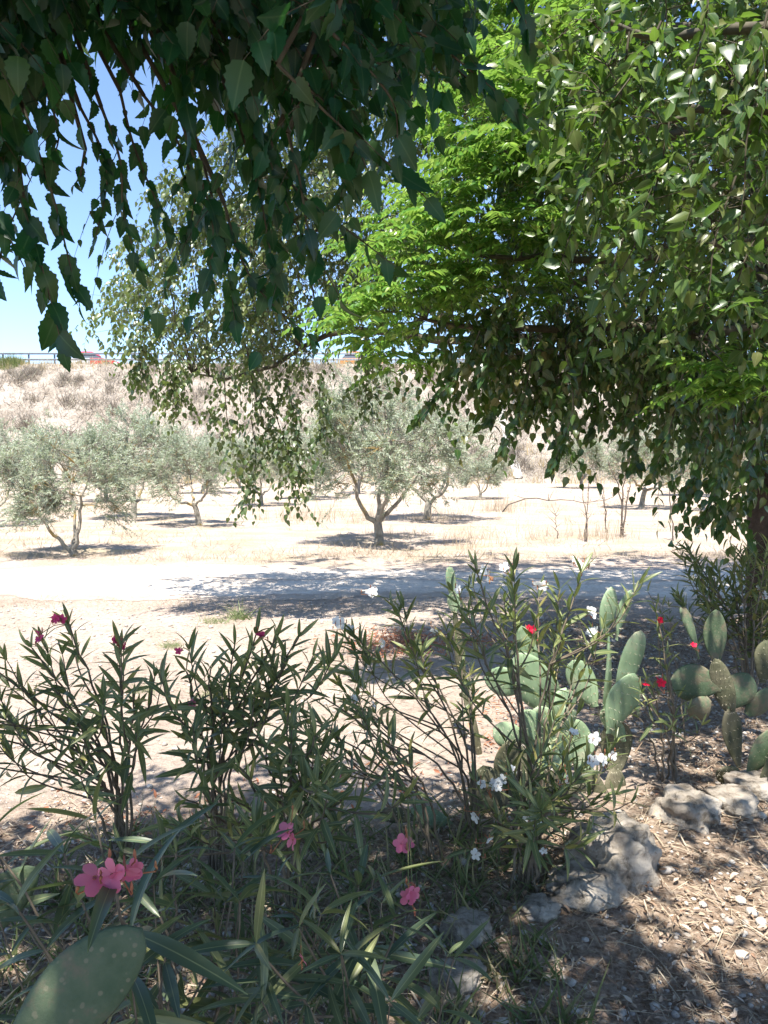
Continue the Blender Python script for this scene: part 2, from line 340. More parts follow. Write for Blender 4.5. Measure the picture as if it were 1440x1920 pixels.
# embankment with the road on its crest
TOP = 8.75
def bz(x, y):
    t = np.clip((y-48.5)/(59.5-48.5), 0, 1); s = t*t*(3-2*t)*.35+t*.65
    b = .28*np.sin(x*.35+y*.5)*np.sin(x*.13+2)+.16*np.sin(x*.9-y*1.1)+.10*np.sin(x*1.9+y*.7)
    return TOP*s + b*np.clip(t*5, 0, 1)*np.clip((1-t)*5, 0, 1)-.05*(t <= 0)
bx = np.linspace(-150, 150, 420); by = np.concatenate([[48.3], np.linspace(48.5, 61, 46), [61.6]])
X, Y = np.meshgrid(bx, by); m = MB(); v, q = grid(X, Y, bz(X, Y)); m.add(v, q=q)
m.add([(-150, 61.6, TOP), (150, 61.6, TOP), (150, 76, TOP), (-150, 76, TOP), (-150, 90, -.1), (150, 90, -.1)], q=[(0, 1, 2, 3), (3, 2, 5, 4)])
struct(m.build('embankment', M['bank']))
m = MB(); m.box(-150, 62.2, TOP-.2, 150, 73, TOP+.02); struct(m.build('road', M['asphalt'], smooth=False))

# ------------------------------------------------------------------ leaf shapes
def template(rows, prof, fold=.18, curl=.12, serr=0):
    t = np.linspace(0, 1, rows); wv = np.array([prof(x) for x in t])
    if serr: wv = wv*np.where(np.arange(rows) % 2 == 0, 1-serr, 1+serr*.3)
    v = []
    for i in range(rows):
        z = -curl*t[i]**2
        v += [(-wv[i], t[i]-(serr*.06 if i % 2 else 0), z+fold*wv[i]), (0, t[i], z), (wv[i], t[i]-(serr*.06 if i % 2 else 0), z+fold*wv[i])]
    q = []
    for i in range(rows-1):
        a = i*3; q += [(a, a+1, a+4, a+3), (a+1, a+2, a+5, a+4)]
    return np.array(v), np.array(q)
ovate = lambda t: .36*math.sin(math.pi*min(1, t**.68))**.85*(1-.28*t)+.002
lance = lambda t: .15*math.sin(math.pi*t**.75)**.8+.002
narrow = lambda t: .095*math.sin(math.pi*t**.85)**.75+.002
T_elm_hi = template(13, ovate, .25, .22, .15); T_elm_hb = template(13, ovate, .45, .5, .12); T_elm_hc = template(13, lambda t: ovate(t)*.85+.03*math.sin(t*9)*(1-t), .12, -.2, .18)
T_elm_mid = template(7, ovate, .25, .25, .1)
T_elm_lo = template(5, ovate, .2, .2)
T_melia = template(5, lambda t: .2*math.sin(math.pi*t**.7)**.9*(1-.2*t)+.002, .2, .2)
T_ol = [template(8, narrow, .3, c) for c in (.05, .22, .45)]
T_ol_lo = [template(5, narrow, .3, c) for c in (.05, .3)]
T_olive = (np.array([(0, 0, 0), (-.13, .5, .0), (0, 1, -.05), (.13, .5, .0)]), np.array([(0, 1, 2, 3)]))
T_blade = template(4, lambda t: .02*(1-t)+.001, .2, .35)
T_blade_lo = (np.array([(-.025, 0, 0), (.025, 0, 0), (.006, 1, -.2), (-.006, 1, -.2)]), np.array([(0, 1, 2, 3)]))
T_litter = template(4, lambda t: .24*math.sin(math.pi*t**.8)+.004, .5, -.15)
UP = np.array([0, 0, 1.])

def sprays(m, tw, R, P0, D0, L, T, nl, size, droop=.5, side=.8, down=.5, fwd=.5, pair=False, jit=.35, tr=.0016, wid=1.0, upn=1.0, matT=0, sides=3, leafmat=0, taper=False):
    """leafy twigs: S twigs of nl leaves each"""
    S = len(P0); D0 = nz(D0); L = np.broadcast_to(L, (S,))
    t = np.linspace(.1, 1, nl)
    if pair: t = np.repeat(np.linspace(.18, 1, (nl+1)//2), 2)[:nl]
    dr = np.broadcast_to(droop, (S,))
    def at(tt): return P0[:, None] + D0[:, None]*(L[:, None]*tt)[..., None] - UP*(dr[:, None]*L[:, None]*tt**2)[..., None]
    pos = at(t[None]*np.ones((S, 1)))
    tg = nz(D0[:, None] - UP*(2*dr[:, None]*t)[..., None])
    sd = nz(np.cross(tg, UP)+1e-4); sg = np.where(np.arange(nl) % 2 == 0, 1., -1.)[None, :, None]
    d = tg*fwd + sd*sg*side - UP*down + R.normal(0, jit, (S, nl, 3))
    n = UP*upn + R.normal(0, .45, (S, nl, 3)) + sd*sg*.25
    sz = size*(1+R.normal(0, .18, (S, nl)).clip(-.45, .45))
    if taper: sz = sz*(1-.35*np.abs(2*t-1)**2)
    for Tk, sel in ((T, slice(None)),):
        m.leaves(Tk, pos.reshape(-1, 3), d.reshape(-1, 3), n.reshape(-1, 3), sz.ravel(), wid, mat=leafmat)
    if tw is not None:
        tt = np.linspace(0, 1, 5)[None]*np.ones((S, 1))
        tw.tubes(at(tt), np.linspace(tr, tr*.45, 5)[None]*np.ones((S, 1)), sides, mat=matT)
    return at(np.ones((S, 1)))[:, 0]

def inpoly(px, py, poly):
    c = np.zeros(len(px), bool); n = len(poly)
    for i in range(n):
        x0, y0 = poly[i]; x1, y1 = poly[i-1]
        c ^= ((y0 > py) != (y1 > py)) & (px < (x1-x0)*(py-y0)/((y1-y0) or 1e-9)+x0)
    return c
def region(R, poly, d0, d1, n):
    xs_ = [p[0] for p in poly]; ys_ = [p[1] for p in poly]; out = []
    while len(out) < n:
        px = R.uniform(min(xs_), max(xs_), 400); py = R.uniform(min(ys_), max(ys_), 400); ok = inpoly(px, py, poly)
        for a, b in zip(px[ok], py[ok]): out.append(P(a, b, R.uniform(d0, d1)))
    return np.array(out[:n])
def limbs(tw, R, start, ctrls, r0, r1):
    out = []
    for c in ctrls:
        pts = curve(np.vstack([start[None], c]), 14); pts[1:-1] += R.normal(0, .025, (12, 3))
        tw.tubes(pts[None], np.linspace(r0, r1, 14)[None], 7); out.append(pts)
    return np.concatenate(out)
def connect(tw, R, nodes, pts, r=.012, sag=.08, k=6, r1=.003):
    """branches from each point back to the nearest limb node"""
    pts = np.asarray(pts); d = np.linalg.norm(pts[:, None]-nodes[None], axis=2); a = nodes[d.argmin(1)]
    t = np.linspace(0, 1, k)[None, :, None]
    L = np.linalg.norm(pts-a, axis=1)[:, None, None]
    c = a[:, None]*(1-t)+pts[:, None]*t + UP*(np.sin(math.pi*t)*sag*L) + R.normal(0, .03, (len(pts), k, 3))*np.sin(math.pi*t)*L
    tw.tubes(c, (np.linspace(r, r1, k)[None]*np.clip(L[:, :, 0], .4, 2)), 5)
    return c.reshape(-1, 3)
def clump_sprays(m, tw, R, cl, sig, per, Lr, T, nl, size, centre, **kw):
    """each clump: short shoots fanning outward from it"""
    c = np.repeat(cl, per, 0); p0 = c + R.normal(0, sig, c.shape)*[1, 1, .8]
    d = nz(c-centre)*.5 + R.normal(0, .55, c.shape); d[:, 2] = d[:, 2]*.5-.05
    if tw is not None:
        t = np.linspace(0, 1, 4)[None, :, None]
        tw.tubes(c[:, None]*(1-t)+p0[:, None]*t, np.linspace(.003, .0016, 4)[None]*np.ones((len(c), 1)), 3)
    return sprays(m, tw, R, p0, d, R.uniform(Lr[0], Lr[1], len(c)), T, nl, size, **kw)

# where the overhead canopy leaves gaps, so that sun falls on these places on the ground
HOLES = [(1.12, 2.95, .26, .12), (1.32, 2.52, .42, .13), (1.0, 3.3, .16, .12), (1.9, 2.2, .2, .08), (1.75, 2.9, .12, .12), (.75, 2.65, .08, .06)]
def shadow_at(p): k = (p[:, 2]-.15)/-SUN[2]; return p[:, 0]+SUN[0]*k, p[:, 1]+SUN[1]*k
def keep(R, p):
    x, y = shadow_at(p); pr = np.ones(len(p))
    pr = np.where((y > 3.25) & (x < .5), 0, pr)
    pr = np.where((y > 3.15) & (x >= .25) & (x < 1.22), 0, pr)
    pr = np.where((y > 3.2) & (x >= 1.6), .8, pr)
    pr = np.where(y > 3.95, np.where(x < 2.1, 0, .55), pr)
    for a, b, c, d in HOLES: pr = np.where(((x-a)/(c+.09))**2+((y-b)/(d+.09))**2 < 1, 0, pr)
    return R.random(len(p)) < pr

# ------------------------------------------------------------------ big tree overhead (dark hanging leaves top left)
def tree_root(name, x, y, label): return empty(name, (x, y, float(gz(x, y))), label, 'tree')
def trunk(parent, pts, r0, r1, mat, flare=1.5, name='trunk'):
    m = MB(); c = curve(pts, 20); rr = np.linspace(r0, r1, 20); rr[:3] *= np.linspace(flare, 1.1, 3)
    m.tubes(c[None], rr[None], 14)
    v = m.v[0]; k = rng(5).normal(0, 1, len(v)); m.v[0] = v + (np.sin(v[:, 2:3]*9)*.006+np.sin(v[:, 0:1]*70+v[:, 2:3]*3)*.006)
    return m.build(name, mat, parent)
R = rng(11)
rt = tree_root('elm_tree', -.9, -1.7, 'large shady elm overhead whose dark serrated leaves hang across the upper left')
trunk(rt, [(-.9, -1.7, -.1), (-.85, -1.6, 1.2), (-.8, -1.5, 2.6)], .2, .16, M['bark'])
tw = MB(); lf = MB(); s0 = np.array([-.8, -1.5, 2.5])
nodes = limbs(tw, R, s0, [[(-.9, -.6, 3.3), (-1.0, .6, 3.75), (-1.1, 1.9, 3.6)], [(-.4, -.6, 3.4), (.1, .5, 3.9), (.35, 1.8, 3.7)],
    [(-.2, -1, 3.5), (.9, -.2, 4.2), (1.6, 1.0, 4.3), (2.0, 2.3, 4.2)], [(-1.6, -1, 3.4), (-2.2, .3, 3.9), (-2.5, 1.7, 3.8)],
    [(-.8, -1.2, 3.8), (-.6, -.3, 4.6), (-.4, .9, 4.9)], [(-.2, -1.6, 3.5), (1.2, -1.4, 4.4), (2.6, -.8, 4.6)]], .085, .02)
# overhead canopy, above the frame
n = 620
cp = np.stack([R.uniform(-3.2, 3.2, n), R.uniform(-1.6, 2.9, n), R.uniform(3.15, 4.9, n)], 1)
cp = cp[(cp[:, 2] > 2.1+.68*np.maximum(cp[:, 1], 0))]
cp = cp[keep(R, cp)]
connect(tw, R, nodes, cp, .010)
c = np.repeat(cp, 9, 0); p0 = c+R.normal(0, .17, c.shape); ok = keep(R, p0) & (p0[:, 2] > 2.05+.64*np.maximum(p0[:, 1], 0))
p0 = p0[ok]
sprays(lf, tw, R, p0, R.normal(0, 1, p0.shape)*[1, 1, .4], R.uniform(.2, .4, len(p0)), T_elm_mid, 11, .08, droop=.45)
# hanging shoots inside the frame: photo positions turned into points 1.6 to 2.4 m away
def hang(px, d, size, nl=None, side_shoots=0, T=T_elm_hi, dd=.0, wid=1.0):
    pts = np.array([P(a, b, d+dd*i) for i, (a, b) in enumerate(px)]); c = curve(pts, 16); connect(tw, R, nodes, c[:1], .007, .05, 8, .004)
    tw.tubes(c[None], np.linspace(.004, .0012, 16)[None], 5)
    Lc = np.linalg.norm(np.diff(c, axis=0), axis=1).sum(); nl = nl or max(4, int(Lc/(size*.47)))
    t = np.linspace(.12, 1, nl); idx = t*15; i0 = np.minimum(idx.astype(int), 14); pos = c[i0]+(c[i0+1]-c[i0])*(idx-i0)[:, None]
    tg = nz(c[i0+1]-c[i0]); sg = np.where(np.arange(nl) % 2 == 0, 1., -1.)[:, None]
    sd = nz(np.cross(tg, [0, 1, .15])+1e-5)
    dr = tg*.45+sd*sg*.5-UP*.75+R.normal(0, .18, (nl, 3)); dr[-1] = tg[-1]-UP*.3
    nr = np.array([0, -.8, .45])+R.normal(0, .6, (nl, 3)); zz = size*(1+R.normal(0, .24, nl)).clip(.45, 1.5); wv = R.choice(3, nl, p=[.4, .35, .25])
    for kk, TT in enumerate((T, T_elm_hb, T_elm_hc)): lf.leaves(TT, pos[wv == kk], dr[wv == kk], nr[wv == kk], zz[wv == kk], wid)
    for k in range(side_shoots):
        i = int(R.integers(2, 13)); s = 1 if k % 2 else -1
        dv = nz(tg[min(i*nl//16, nl-1)]*.5+np.array([s*.8, R.normal(0, .4), -.2]))
        sprays(lf, tw, R, c[i][None], dv[None], R.uniform(.08, .2), T, 6, size*.85, droop=.7, down=.8, side=.5, upn=.2, tr=.0012)
H = [([(-40, 230), (20, 330), (70, 470), (118, 655)], 1.75, .068, 2), ([(60, 250), (100, 370), (125, 470), (150, 575)], 1.8, .062, 1),
     ([(-60, 300), (-20, 380), (20, 450), (45, 500)], 1.6, .07, 1), ([(-20, 560), (-5, 500), (20, 420), (60, 330)], 1.9, .05, 0), ([(50, 420), (75, 500), (95, 560), (110, 640)], 1.85, .06, 1),
     ([(150, 200), (190, 280), (200, 350), (175, 460)], 1.9, .045, 3), ([(190, 200), (225, 300), (232, 400), (262, 505)], 1.85, .048, 3),
     ([(225, 170), (250, 270), (295, 380), (338, 458)], 1.9, .05, 2), ([(160, 280), (150, 330), (140, 345)], 1.9, .035, 2),
     ([(270, 180), (330, 260), (365, 360), (350, 440)], 1.85, .055, 3), ([(330, 200), (375, 330), (400, 430), (390, 545)], 1.8, .06, 3),
     ([(350, 0), (440, 180), (500, 290), (545, 400), (640, 560)], 1.75, .068, 6), ([(400, 100), (470, 300), (500, 430), (520, 560)], 1.9, .065, 5),
     ([(500, 290), (570, 370), (650, 430), (742, 500)], 1.8, .062, 3), ([(420, 380), (450, 480), (500, 560), (592, 640)], 1.95, .06, 4),
     ([(380, 300), (410, 420), (430, 520), (440, 600)], 1.95, .06, 3), ([(540, 250), (560, 330), (575, 420), (580, 480)], 1.7, .06, 3),
     ([(700, 20), (800, 70), (880, 130), (990, 222)], 1.7, .062, 0), ([(720, 40), (810, 90), (880, 150), (960, 200)], 1.75, .06, 2),
     ([(560, 150), (640, 220), (710, 290), (800, 372)], 1.6, .085, 1), ([(520, 120), (600, 200), (660, 260), (690, 320)], 1.55, .085, 3),
     ([(620, 60), (690, 130), (740, 200), (745, 290)], 1.5, .075, 2), ([(940, -60), (960, 0), (985, 40), (990, 80)], 1.6, .07, 1),
     ([(60, 100), (90, 180), (110, 250), (100, 300)], 1.7, .065, 3), ([(0, 100), (20, 200), (40, 280), (30, 340)], 1.7, .065, 3)]
for px, d, s, k in H: hang(px, d, s*.86, side_shoots=k//3+(k > 4), dd=.02)
# the dense dark mass above them
POLY = [(-160, -260), (900, -260), (800, -60), (740, -20), (700, 60), (640, 120), (560, 150), (470, 130), (400, 110), (330, 30), (250, -20), (150, -10), (100, 30), (-160, 100)]
cm = region(R, POLY, 1.5, 2.7, 190); connect(tw, R, nodes, cm[::2], .006)
c = np.repeat(cm, 4, 0)+R.normal(0, .07, (len(cm)*4, 3))
sprays(lf, tw, R, c, R.normal(0, 1, c.shape)*[1, .7, .3]+[.3, 0, -.4], R.uniform(.10, .2, len(c)), T_elm_hi, 7, .056, droop=.7, down=.8, side=.55, upn=.25)
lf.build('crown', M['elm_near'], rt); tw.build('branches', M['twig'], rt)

# ------------------------------------------------------------------ broad tree whose trunk stands at the right edge
R = rng(21)
rt = tree_root('broad_elm_tree', 3.12, 6.2, 'broad leafy elm with brown trunk at the right edge and long limbs over the track')
trunk(rt, [(3.12, 6.2, -.1), (3.05, 6.15, .9), (3.02, 6.1, 2.0), (3.1, 6.1, 3.0)], .15, .12, M['bark'])
tw = MB(); lf = MB(); s0 = np.array([3.08, 6.1, 2.75])
nodes = limbs(tw, R, s0, [[(2.3, 6.6, 3.3), P(1000, 560, 7.2), P(760, 480, 7.8), P(560, 430, 8.2), P(400, 420, 8.3)],
    [(2.2, 6.8, 4.2), P(980, 250, 7.5), P(700, 150, 8), P(520, 230, 8.3)], [(2.2, 7, 5), (1, 7.6, 6.6), (-1, 8, 7.2)],
    [(2.6, 6.4, 3.3), P(1150, 650, 6.2), P(1050, 720, 5.9)], [(2.9, 6.6, 4.5), (2.6, 7.2, 6.2), (2.2, 7.6, 7.4)],
    [(3.8, 6.5, 4.2), (5, 7, 5.4), (6, 7.2, 6)], [(3.1, 5.6, 3.8), (2.6, 5.2, 4.6), (1.9, 5.2, 5.2)], [(3.4, 7.5, 3.9), (3.6, 9, 4.6), (3.5, 10, 5)],
    [P(900, 640, 6.9), P(640, 620, 7.6), P(480, 700, 7.6), P(360, 700, 7.8)]], .05, .008)
ctr = np.array([2.0, 7.2, 4.0])
MIDP = [(225, 560), (300, 420), (380, 300), (470, 190), (640, 80), (800, -260), (1100, -260), (1000, 60), (820, 330), (760, 560), (700, 580), (650, 600), (610, 650), (590, 690), (540, 700), (430, 670), (330, 670), (270, 640), (235, 590)]
cl = region(R, MIDP, 6.8, 9.0, 300); connect(tw, R, nodes, cl, .008)
clump_sprays(lf, tw, R, cl, .15, 9, (.2, .42), T_elm_lo, 13, .055, ctr, droop=.7, down=.6, wid=.85)
# lower skirts of the middle crown
for px in ([(470, 700), (490, 780), (530, 860)], [(420, 690), (425, 780), (440, 860)], [(540, 720), (555, 800), (565, 880)], [(470, 780), (480, 860), (462, 940)], [(330, 680), (320, 720), (335, 760)],
           [(600, 700), (600, 760), (612, 810)], [(690, 640), (688, 700), (685, 750)], [(505, 740), (540, 850), (565, 930)], [(260, 640), (262, 680), (275, 720)]):
    pp = curve([P(a, b, 7.2) for a, b in px], 7)
    tw.tubes(pp[None], np.linspace(.006, .002, 7)[None], 4)
    c = np.repeat(pp, 4, 0)+R.normal(0, .035, (28, 3)); sprays(lf, tw, R, c, R.normal(0, 1, c.shape)*[1, 1, .3]-UP*.5, .17, T_elm_lo, 7, .06, droop=.8, down=.7)
RP = [(700, 560), (820, 300), (960, 60), (1100, -260), (1700, -260), (1700, 900), (1440, 930), (1330, 880), (1300, 780), (1240, 740), (1170, 690), (1080, 690), (960, 620), (800, 640)]
cl = region(R, RP, 5.6, 9.0, 270); connect(tw, R, nodes, cl, .008)
clump_sprays(lf, tw, R, cl, .17, 10, (.25, .45), T_elm_lo, 13, .068, ctr, droop=.7, down=.6, mat=0) if False else clump_sprays(lf, tw, R, cl, .17, 10, (.25, .45), T_elm_lo, 13, .068, ctr, droop=.7, down=.6, leafmat=1)
# out of frame top, for the shade on the track
cl = np.stack([R.uniform(-2.4, 6, 130), R.uniform(6, 10.2, 130), R.uniform(6.0, 8.2, 130)], 1); cl = cl[cl[:, 2] > 1.9+.6*cl[:, 1]]; connect(tw, R, nodes, cl, .008)
clump_sprays(lf, None, R, cl, .25, 9, (.3, .5), T_elm_lo, 12, .09, ctr, droop=.6)
cl = np.stack([R.uniform(2.2, 6.5, 90), R.uniform(6.3, 10.6, 90), R.uniform(3.6, 6.5, 90)], 1)
clump_sprays(lf, None, R, cl, .25, 9, (.3, .5), T_elm_lo, 12, .09, ctr, droop=.6, leafmat=1)
cl = np.stack([R.uniform(1.7, 5, 150), R.uniform(2.5, 5.6, 150), R.uniform(4.0, 6.2, 150)], 1); cl = cl[(cl[:, 2] > 2.0+.62*cl[:, 1])]; k_ = (cl[:, 2]-.3)*.36; cl = cl[(cl[:, 1]+k_ > 3.6) | (cl[:, 0] > 2.3)]; connect(tw, R, nodes, cl, .006)
clump_sprays(lf, tw, R, cl, .2, 8, (.2, .4), T_elm_lo, 11, .08, ctr, droop=.5, leafmat=1)
# hanging leafy ends against the bright field
def hang2(px, d, size=.07, sh=5, mat=1, loose=0):
    pp = curve([P(a, b, d) for a, b in px], 12); tw.tubes(pp[None], np.linspace(.006, .0015, 12)[None], 4)
    nl = max(5, int(np.linalg.norm(np.diff(pp, axis=0), axis=1).sum()/(size*(.33+loose*.4))))
    idx = np.linspace(.5, 10.99, nl); i0 = idx.astype(int); pos = pp[i0]+(pp[i0+1]-pp[i0])*(idx-i0)[:, None]; tg = nz(pp[i0+1]-pp[i0])
    sg = np.where(np.arange(nl) % 2 == 0, 1., -1.)[:, None]; sd = nz(np.cross(tg, [0, 1, .1]))
    lf.leaves(T_elm_mid, pos, tg*.5+sd*sg*(.6+loose)-UP*(.6-loose)+R.normal(0, .2+loose*.5, (nl, 3)), np.array([0, -.7, .6])+R.normal(0, .4+loose*.3, (nl, 3)), size*(1+R.normal(0, .2, nl)), 1-loose*.6, mat=mat)
    for k in range(sh):
        i = int(R.integers(1, 9)); dv = np.array([R.normal(0, .7), R.normal(0, .5), -.5])
        sprays(lf, tw, R, pp[i][None], dv[None], R.uniform(.15, .3), T_elm_mid, 8, size*.9, droop=.6, down=.7, leafmat=mat)
for px, d in (([(900, 620), (870, 690), (820, 745), (785, 790)], 4.9), ([(930, 620), (950, 700), (925, 770), (918, 790)], 5.2), ([(1000, 640), (985, 740), (965, 800), (942, 855)], 4.9),
              ([(1060, 660), (1075, 760), (1050, 840), (1030, 890)], 4.7), ([(1100, 660), (1080, 750), (1060, 800), (1045, 830)], 5), ([(1150, 660), (1120, 740), (1115, 790), (1105, 820)], 5.4),
              ([(1210, 680), (1190, 770), (1190, 840), (1195, 880)], 5), ([(1280, 700), (1260, 790), (1240, 850), (1222, 900)], 4.6), ([(1320, 720), (1330, 820), (1300, 900), (1275, 945)], 4.4),
              ([(1380, 740), (1370, 850), (1340, 930), (1310, 990)], 4.3), ([(1430, 780), (1400, 880), (1370, 960), (1345, 1000)], 4.3), ([(1340, 740), (1350, 850), (1350, 930), (1350, 975)], 4.6),
              ([(1040, 640), (1020, 710), (1000, 760), (985, 800)], 5.5), ([(960, 600), (930, 660), (900, 700), (885, 735)], 5.5), ([(1240, 660), (1210, 740), (1170, 780), (1160, 800)], 5.6), ([(1450, 700), (1440, 800), (1420, 900), (1400, 960)], 4.6),
              ([(1400, 700), (1390, 780), (1385, 850), (1360, 900)], 4.8), ([(840, 640), (850, 680), (845, 700), (830, 720)], 5.4)):
    hang2(px, d)
cl = region(R, [(880, 560), (1460, 480), (1460, 800), (1330, 790), (1180, 740), (1000, 740), (900, 660)], 4.9, 5.8, 60); connect(tw, R, nodes, cl, .006)
clump_sprays(lf, tw, R, cl, .13, 7, (.2, .35), T_elm_mid, 9, .07, ctr, droop=.8, down=.7, leafmat=1)
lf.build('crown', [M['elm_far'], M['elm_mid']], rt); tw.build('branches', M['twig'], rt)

# ------------------------------------------------------------------ bright green tree with feathery compound leaves
R = rng(31)
rt = tree_root('chinaberry_tree', 3.6, 4.2, 'bright green feathery-leaved tree reaching in between the two elms')
trunk(rt, [(3.6, 4.2, -.1), (3.5, 4.25, 1.1), (3.3, 4.4, 2.3)], .10, .08, M['bark'])
tw = MB(); lf = MB(); s0 = np.array([3.3, 4.4, 2.2])
nodes = limbs(tw, R, s0, [[(2.6, 4.8, 2.9), P(1100, 480, 5.2), P(900, 480, 5.3)], [(2.5, 4.9, 3.6), P(1050, 300, 5.2), P(900, 260, 5.3)], [(2.3, 5, 4.2), P(1000, 80, 5.3), P(860, 60, 5.4)],
    [(2.6, 4.9, 2.4), P(1000, 620, 5.3), P(800, 600, 5.3)], [(2.9, 5, 4), (2, 5, 5.2), (1, 5.2, 5.6)]], .05, .012)
MP = [(640, 590), (690, 500), (700, 420), (780, 330), (830, 240), (860, 120), (900, -120), (1250, -120), (1120, 250), (1120, 450), (1020, 560), (900, 600), (760, 640)]
cl = region(R, MP, 4.7, 6.0, 95)
ex = [(680, 600, 4.8), (720, 560, 4.8), (770, 540, 4.8), (640, 600, 4.9), (700, 640, 5), (740, 680, 5), (950, 270, 4.6), (900, 300, 4.7), (1010, 260, 4.6), (850, 380, 4.8), (900, 400, 4.7), (1060, 300, 4.5), (840, 500, 4.8), (950, 440, 4.7), (1000, 400, 4.6), (760, 460, 4.9),
      (1330, 720, 3.9), (1370, 700, 3.9), (1400, 740, 4.0), (1340, 690, 4.1), (940, 170, 4.8), (1090, 150, 4.7), (1150, 250, 4.4)]
cl = np.vstack([cl, np.array([P(*e) for e in ex])]); connect(tw, R, nodes, cl, .007, .1)
per = 7; c = np.repeat(cl, per, 0); a = np.tile(np.arange(per)*2*math.pi/per, len(cl))+R.uniform(0, 6, len(c))
dv = np.stack([np.cos(a)-.35, np.sin(a)-.25, R.uniform(-.05, .55, len(c))], 1)
c = c+R.normal(0, .03, c.shape)
sprays(lf, tw, R, c, dv, R.uniform(.26, .40, len(c)), T_melia, 19, .074, droop=.35, side=.95, down=.28, fwd=.45, pair=True, jit=.14, tr=.002, matT=1, taper=True)
# secondary rachises filling the compound leaves
i = R.integers(0, len(c), int(len(c)*.7)); sprays(lf, tw, R, c[i]+nz(dv[i])*.12, dv[i]+R.normal(0, .5, (len(i), 3)), R.uniform(.12, .2, len(i)), T_melia, 11, .05, droop=.35, side=.95, down=.28, fwd=.45, pair=True, jit=.14, tr=.0015, matT=1)
lf.build('crown', M['melia'], rt); tw.build('branches', [M['twig'], M['melia_twig']], rt)

# ------------------------------------------------------------------ elm drooping at the upper right, close by
R = rng(41)
rt = tree_root('drooping_elm_tree', 2.7, 2.6, 'nearby elm with pale-backed leaves drooping in long shoots down the upper right')
trunk(rt, [(2.7, 2.6, -.1), (2.65, 2.65, 1.3), (2.5, 2.8, 2.6)], .12, .1, M['bark'])
tw = MB(); lf = MB(); s0 = np.array([2.5, 2.8, 2.5])
nodes = limbs(tw, R, s0, [[(2.1, 3.1, 3.2), P(1280, 60, 3.7), P(1120, 40, 3.8)], [(2.2, 3.2, 3.0), P(1360, 200, 3.6), P(1240, 230, 3.7)], [(2.4, 3.5, 3.4), (1.8, 3.8, 4.0), (1.0, 3.9, 4.3)], [(2.5, 3.3, 2.8), P(1420, 380, 3.9)]], .045, .01)
XP = [(1060, -60), (1560, -60), (1560, 560), (1400, 600), (1180, 520), (1090, 330), (1010, 150)]
cl = region(R, XP, 3.35, 4.6, 58); connect(tw, R, nodes, cl, .006)
clump_sprays(lf, tw, R, cl, .10, 6, (.2, .36), T_elm_mid, 10, .078, np.array([2.2, 3.6, 3.2]), droop=.35, down=.2, upn=.45, jit=.7, wid=.72)
for px, d in (([(1180, 60), (1160, 200), (1120, 300), (1070, 420)], 3.4), ([(1120, 200), (1100, 300), (1080, 400), (1050, 500)], 3.6), ([(1260, 200), (1230, 350), (1180, 480), (1130, 560)], 3.4),
              ([(1420, 150), (1400, 260), (1395, 360), (1380, 450)], 3.0), ([(1300, 300), (1260, 420), (1200, 560), (1150, 660)], 3.7), ([(1180, 420), (1140, 520), (1120, 600), (1090, 700)], 3.7),
              ([(1380, 330), (1340, 450), (1330, 540), (1310, 590)], 3.5), ([(1440, 400), (1400, 480), (1370, 560), (1330, 620)], 3.6), ([(1060, 60), (1040, 140), (1020, 210), (1010, 260)], 3.6), ([(1240, 40), (1200, 120), (1140, 200), (1090, 260)], 3.3),
              ([(1330, -20), (1320, 60), (1300, 130), (1290, 200)], 3.1), ([(1440, 20), (1420, 120), (1430, 200), (1420, 260)], 3.0)):
    hang2(px, d, .078, 3, 0, .4)
lf.build('crown', M['elm_close'], rt); tw.build('branches', M['twig'], rt)

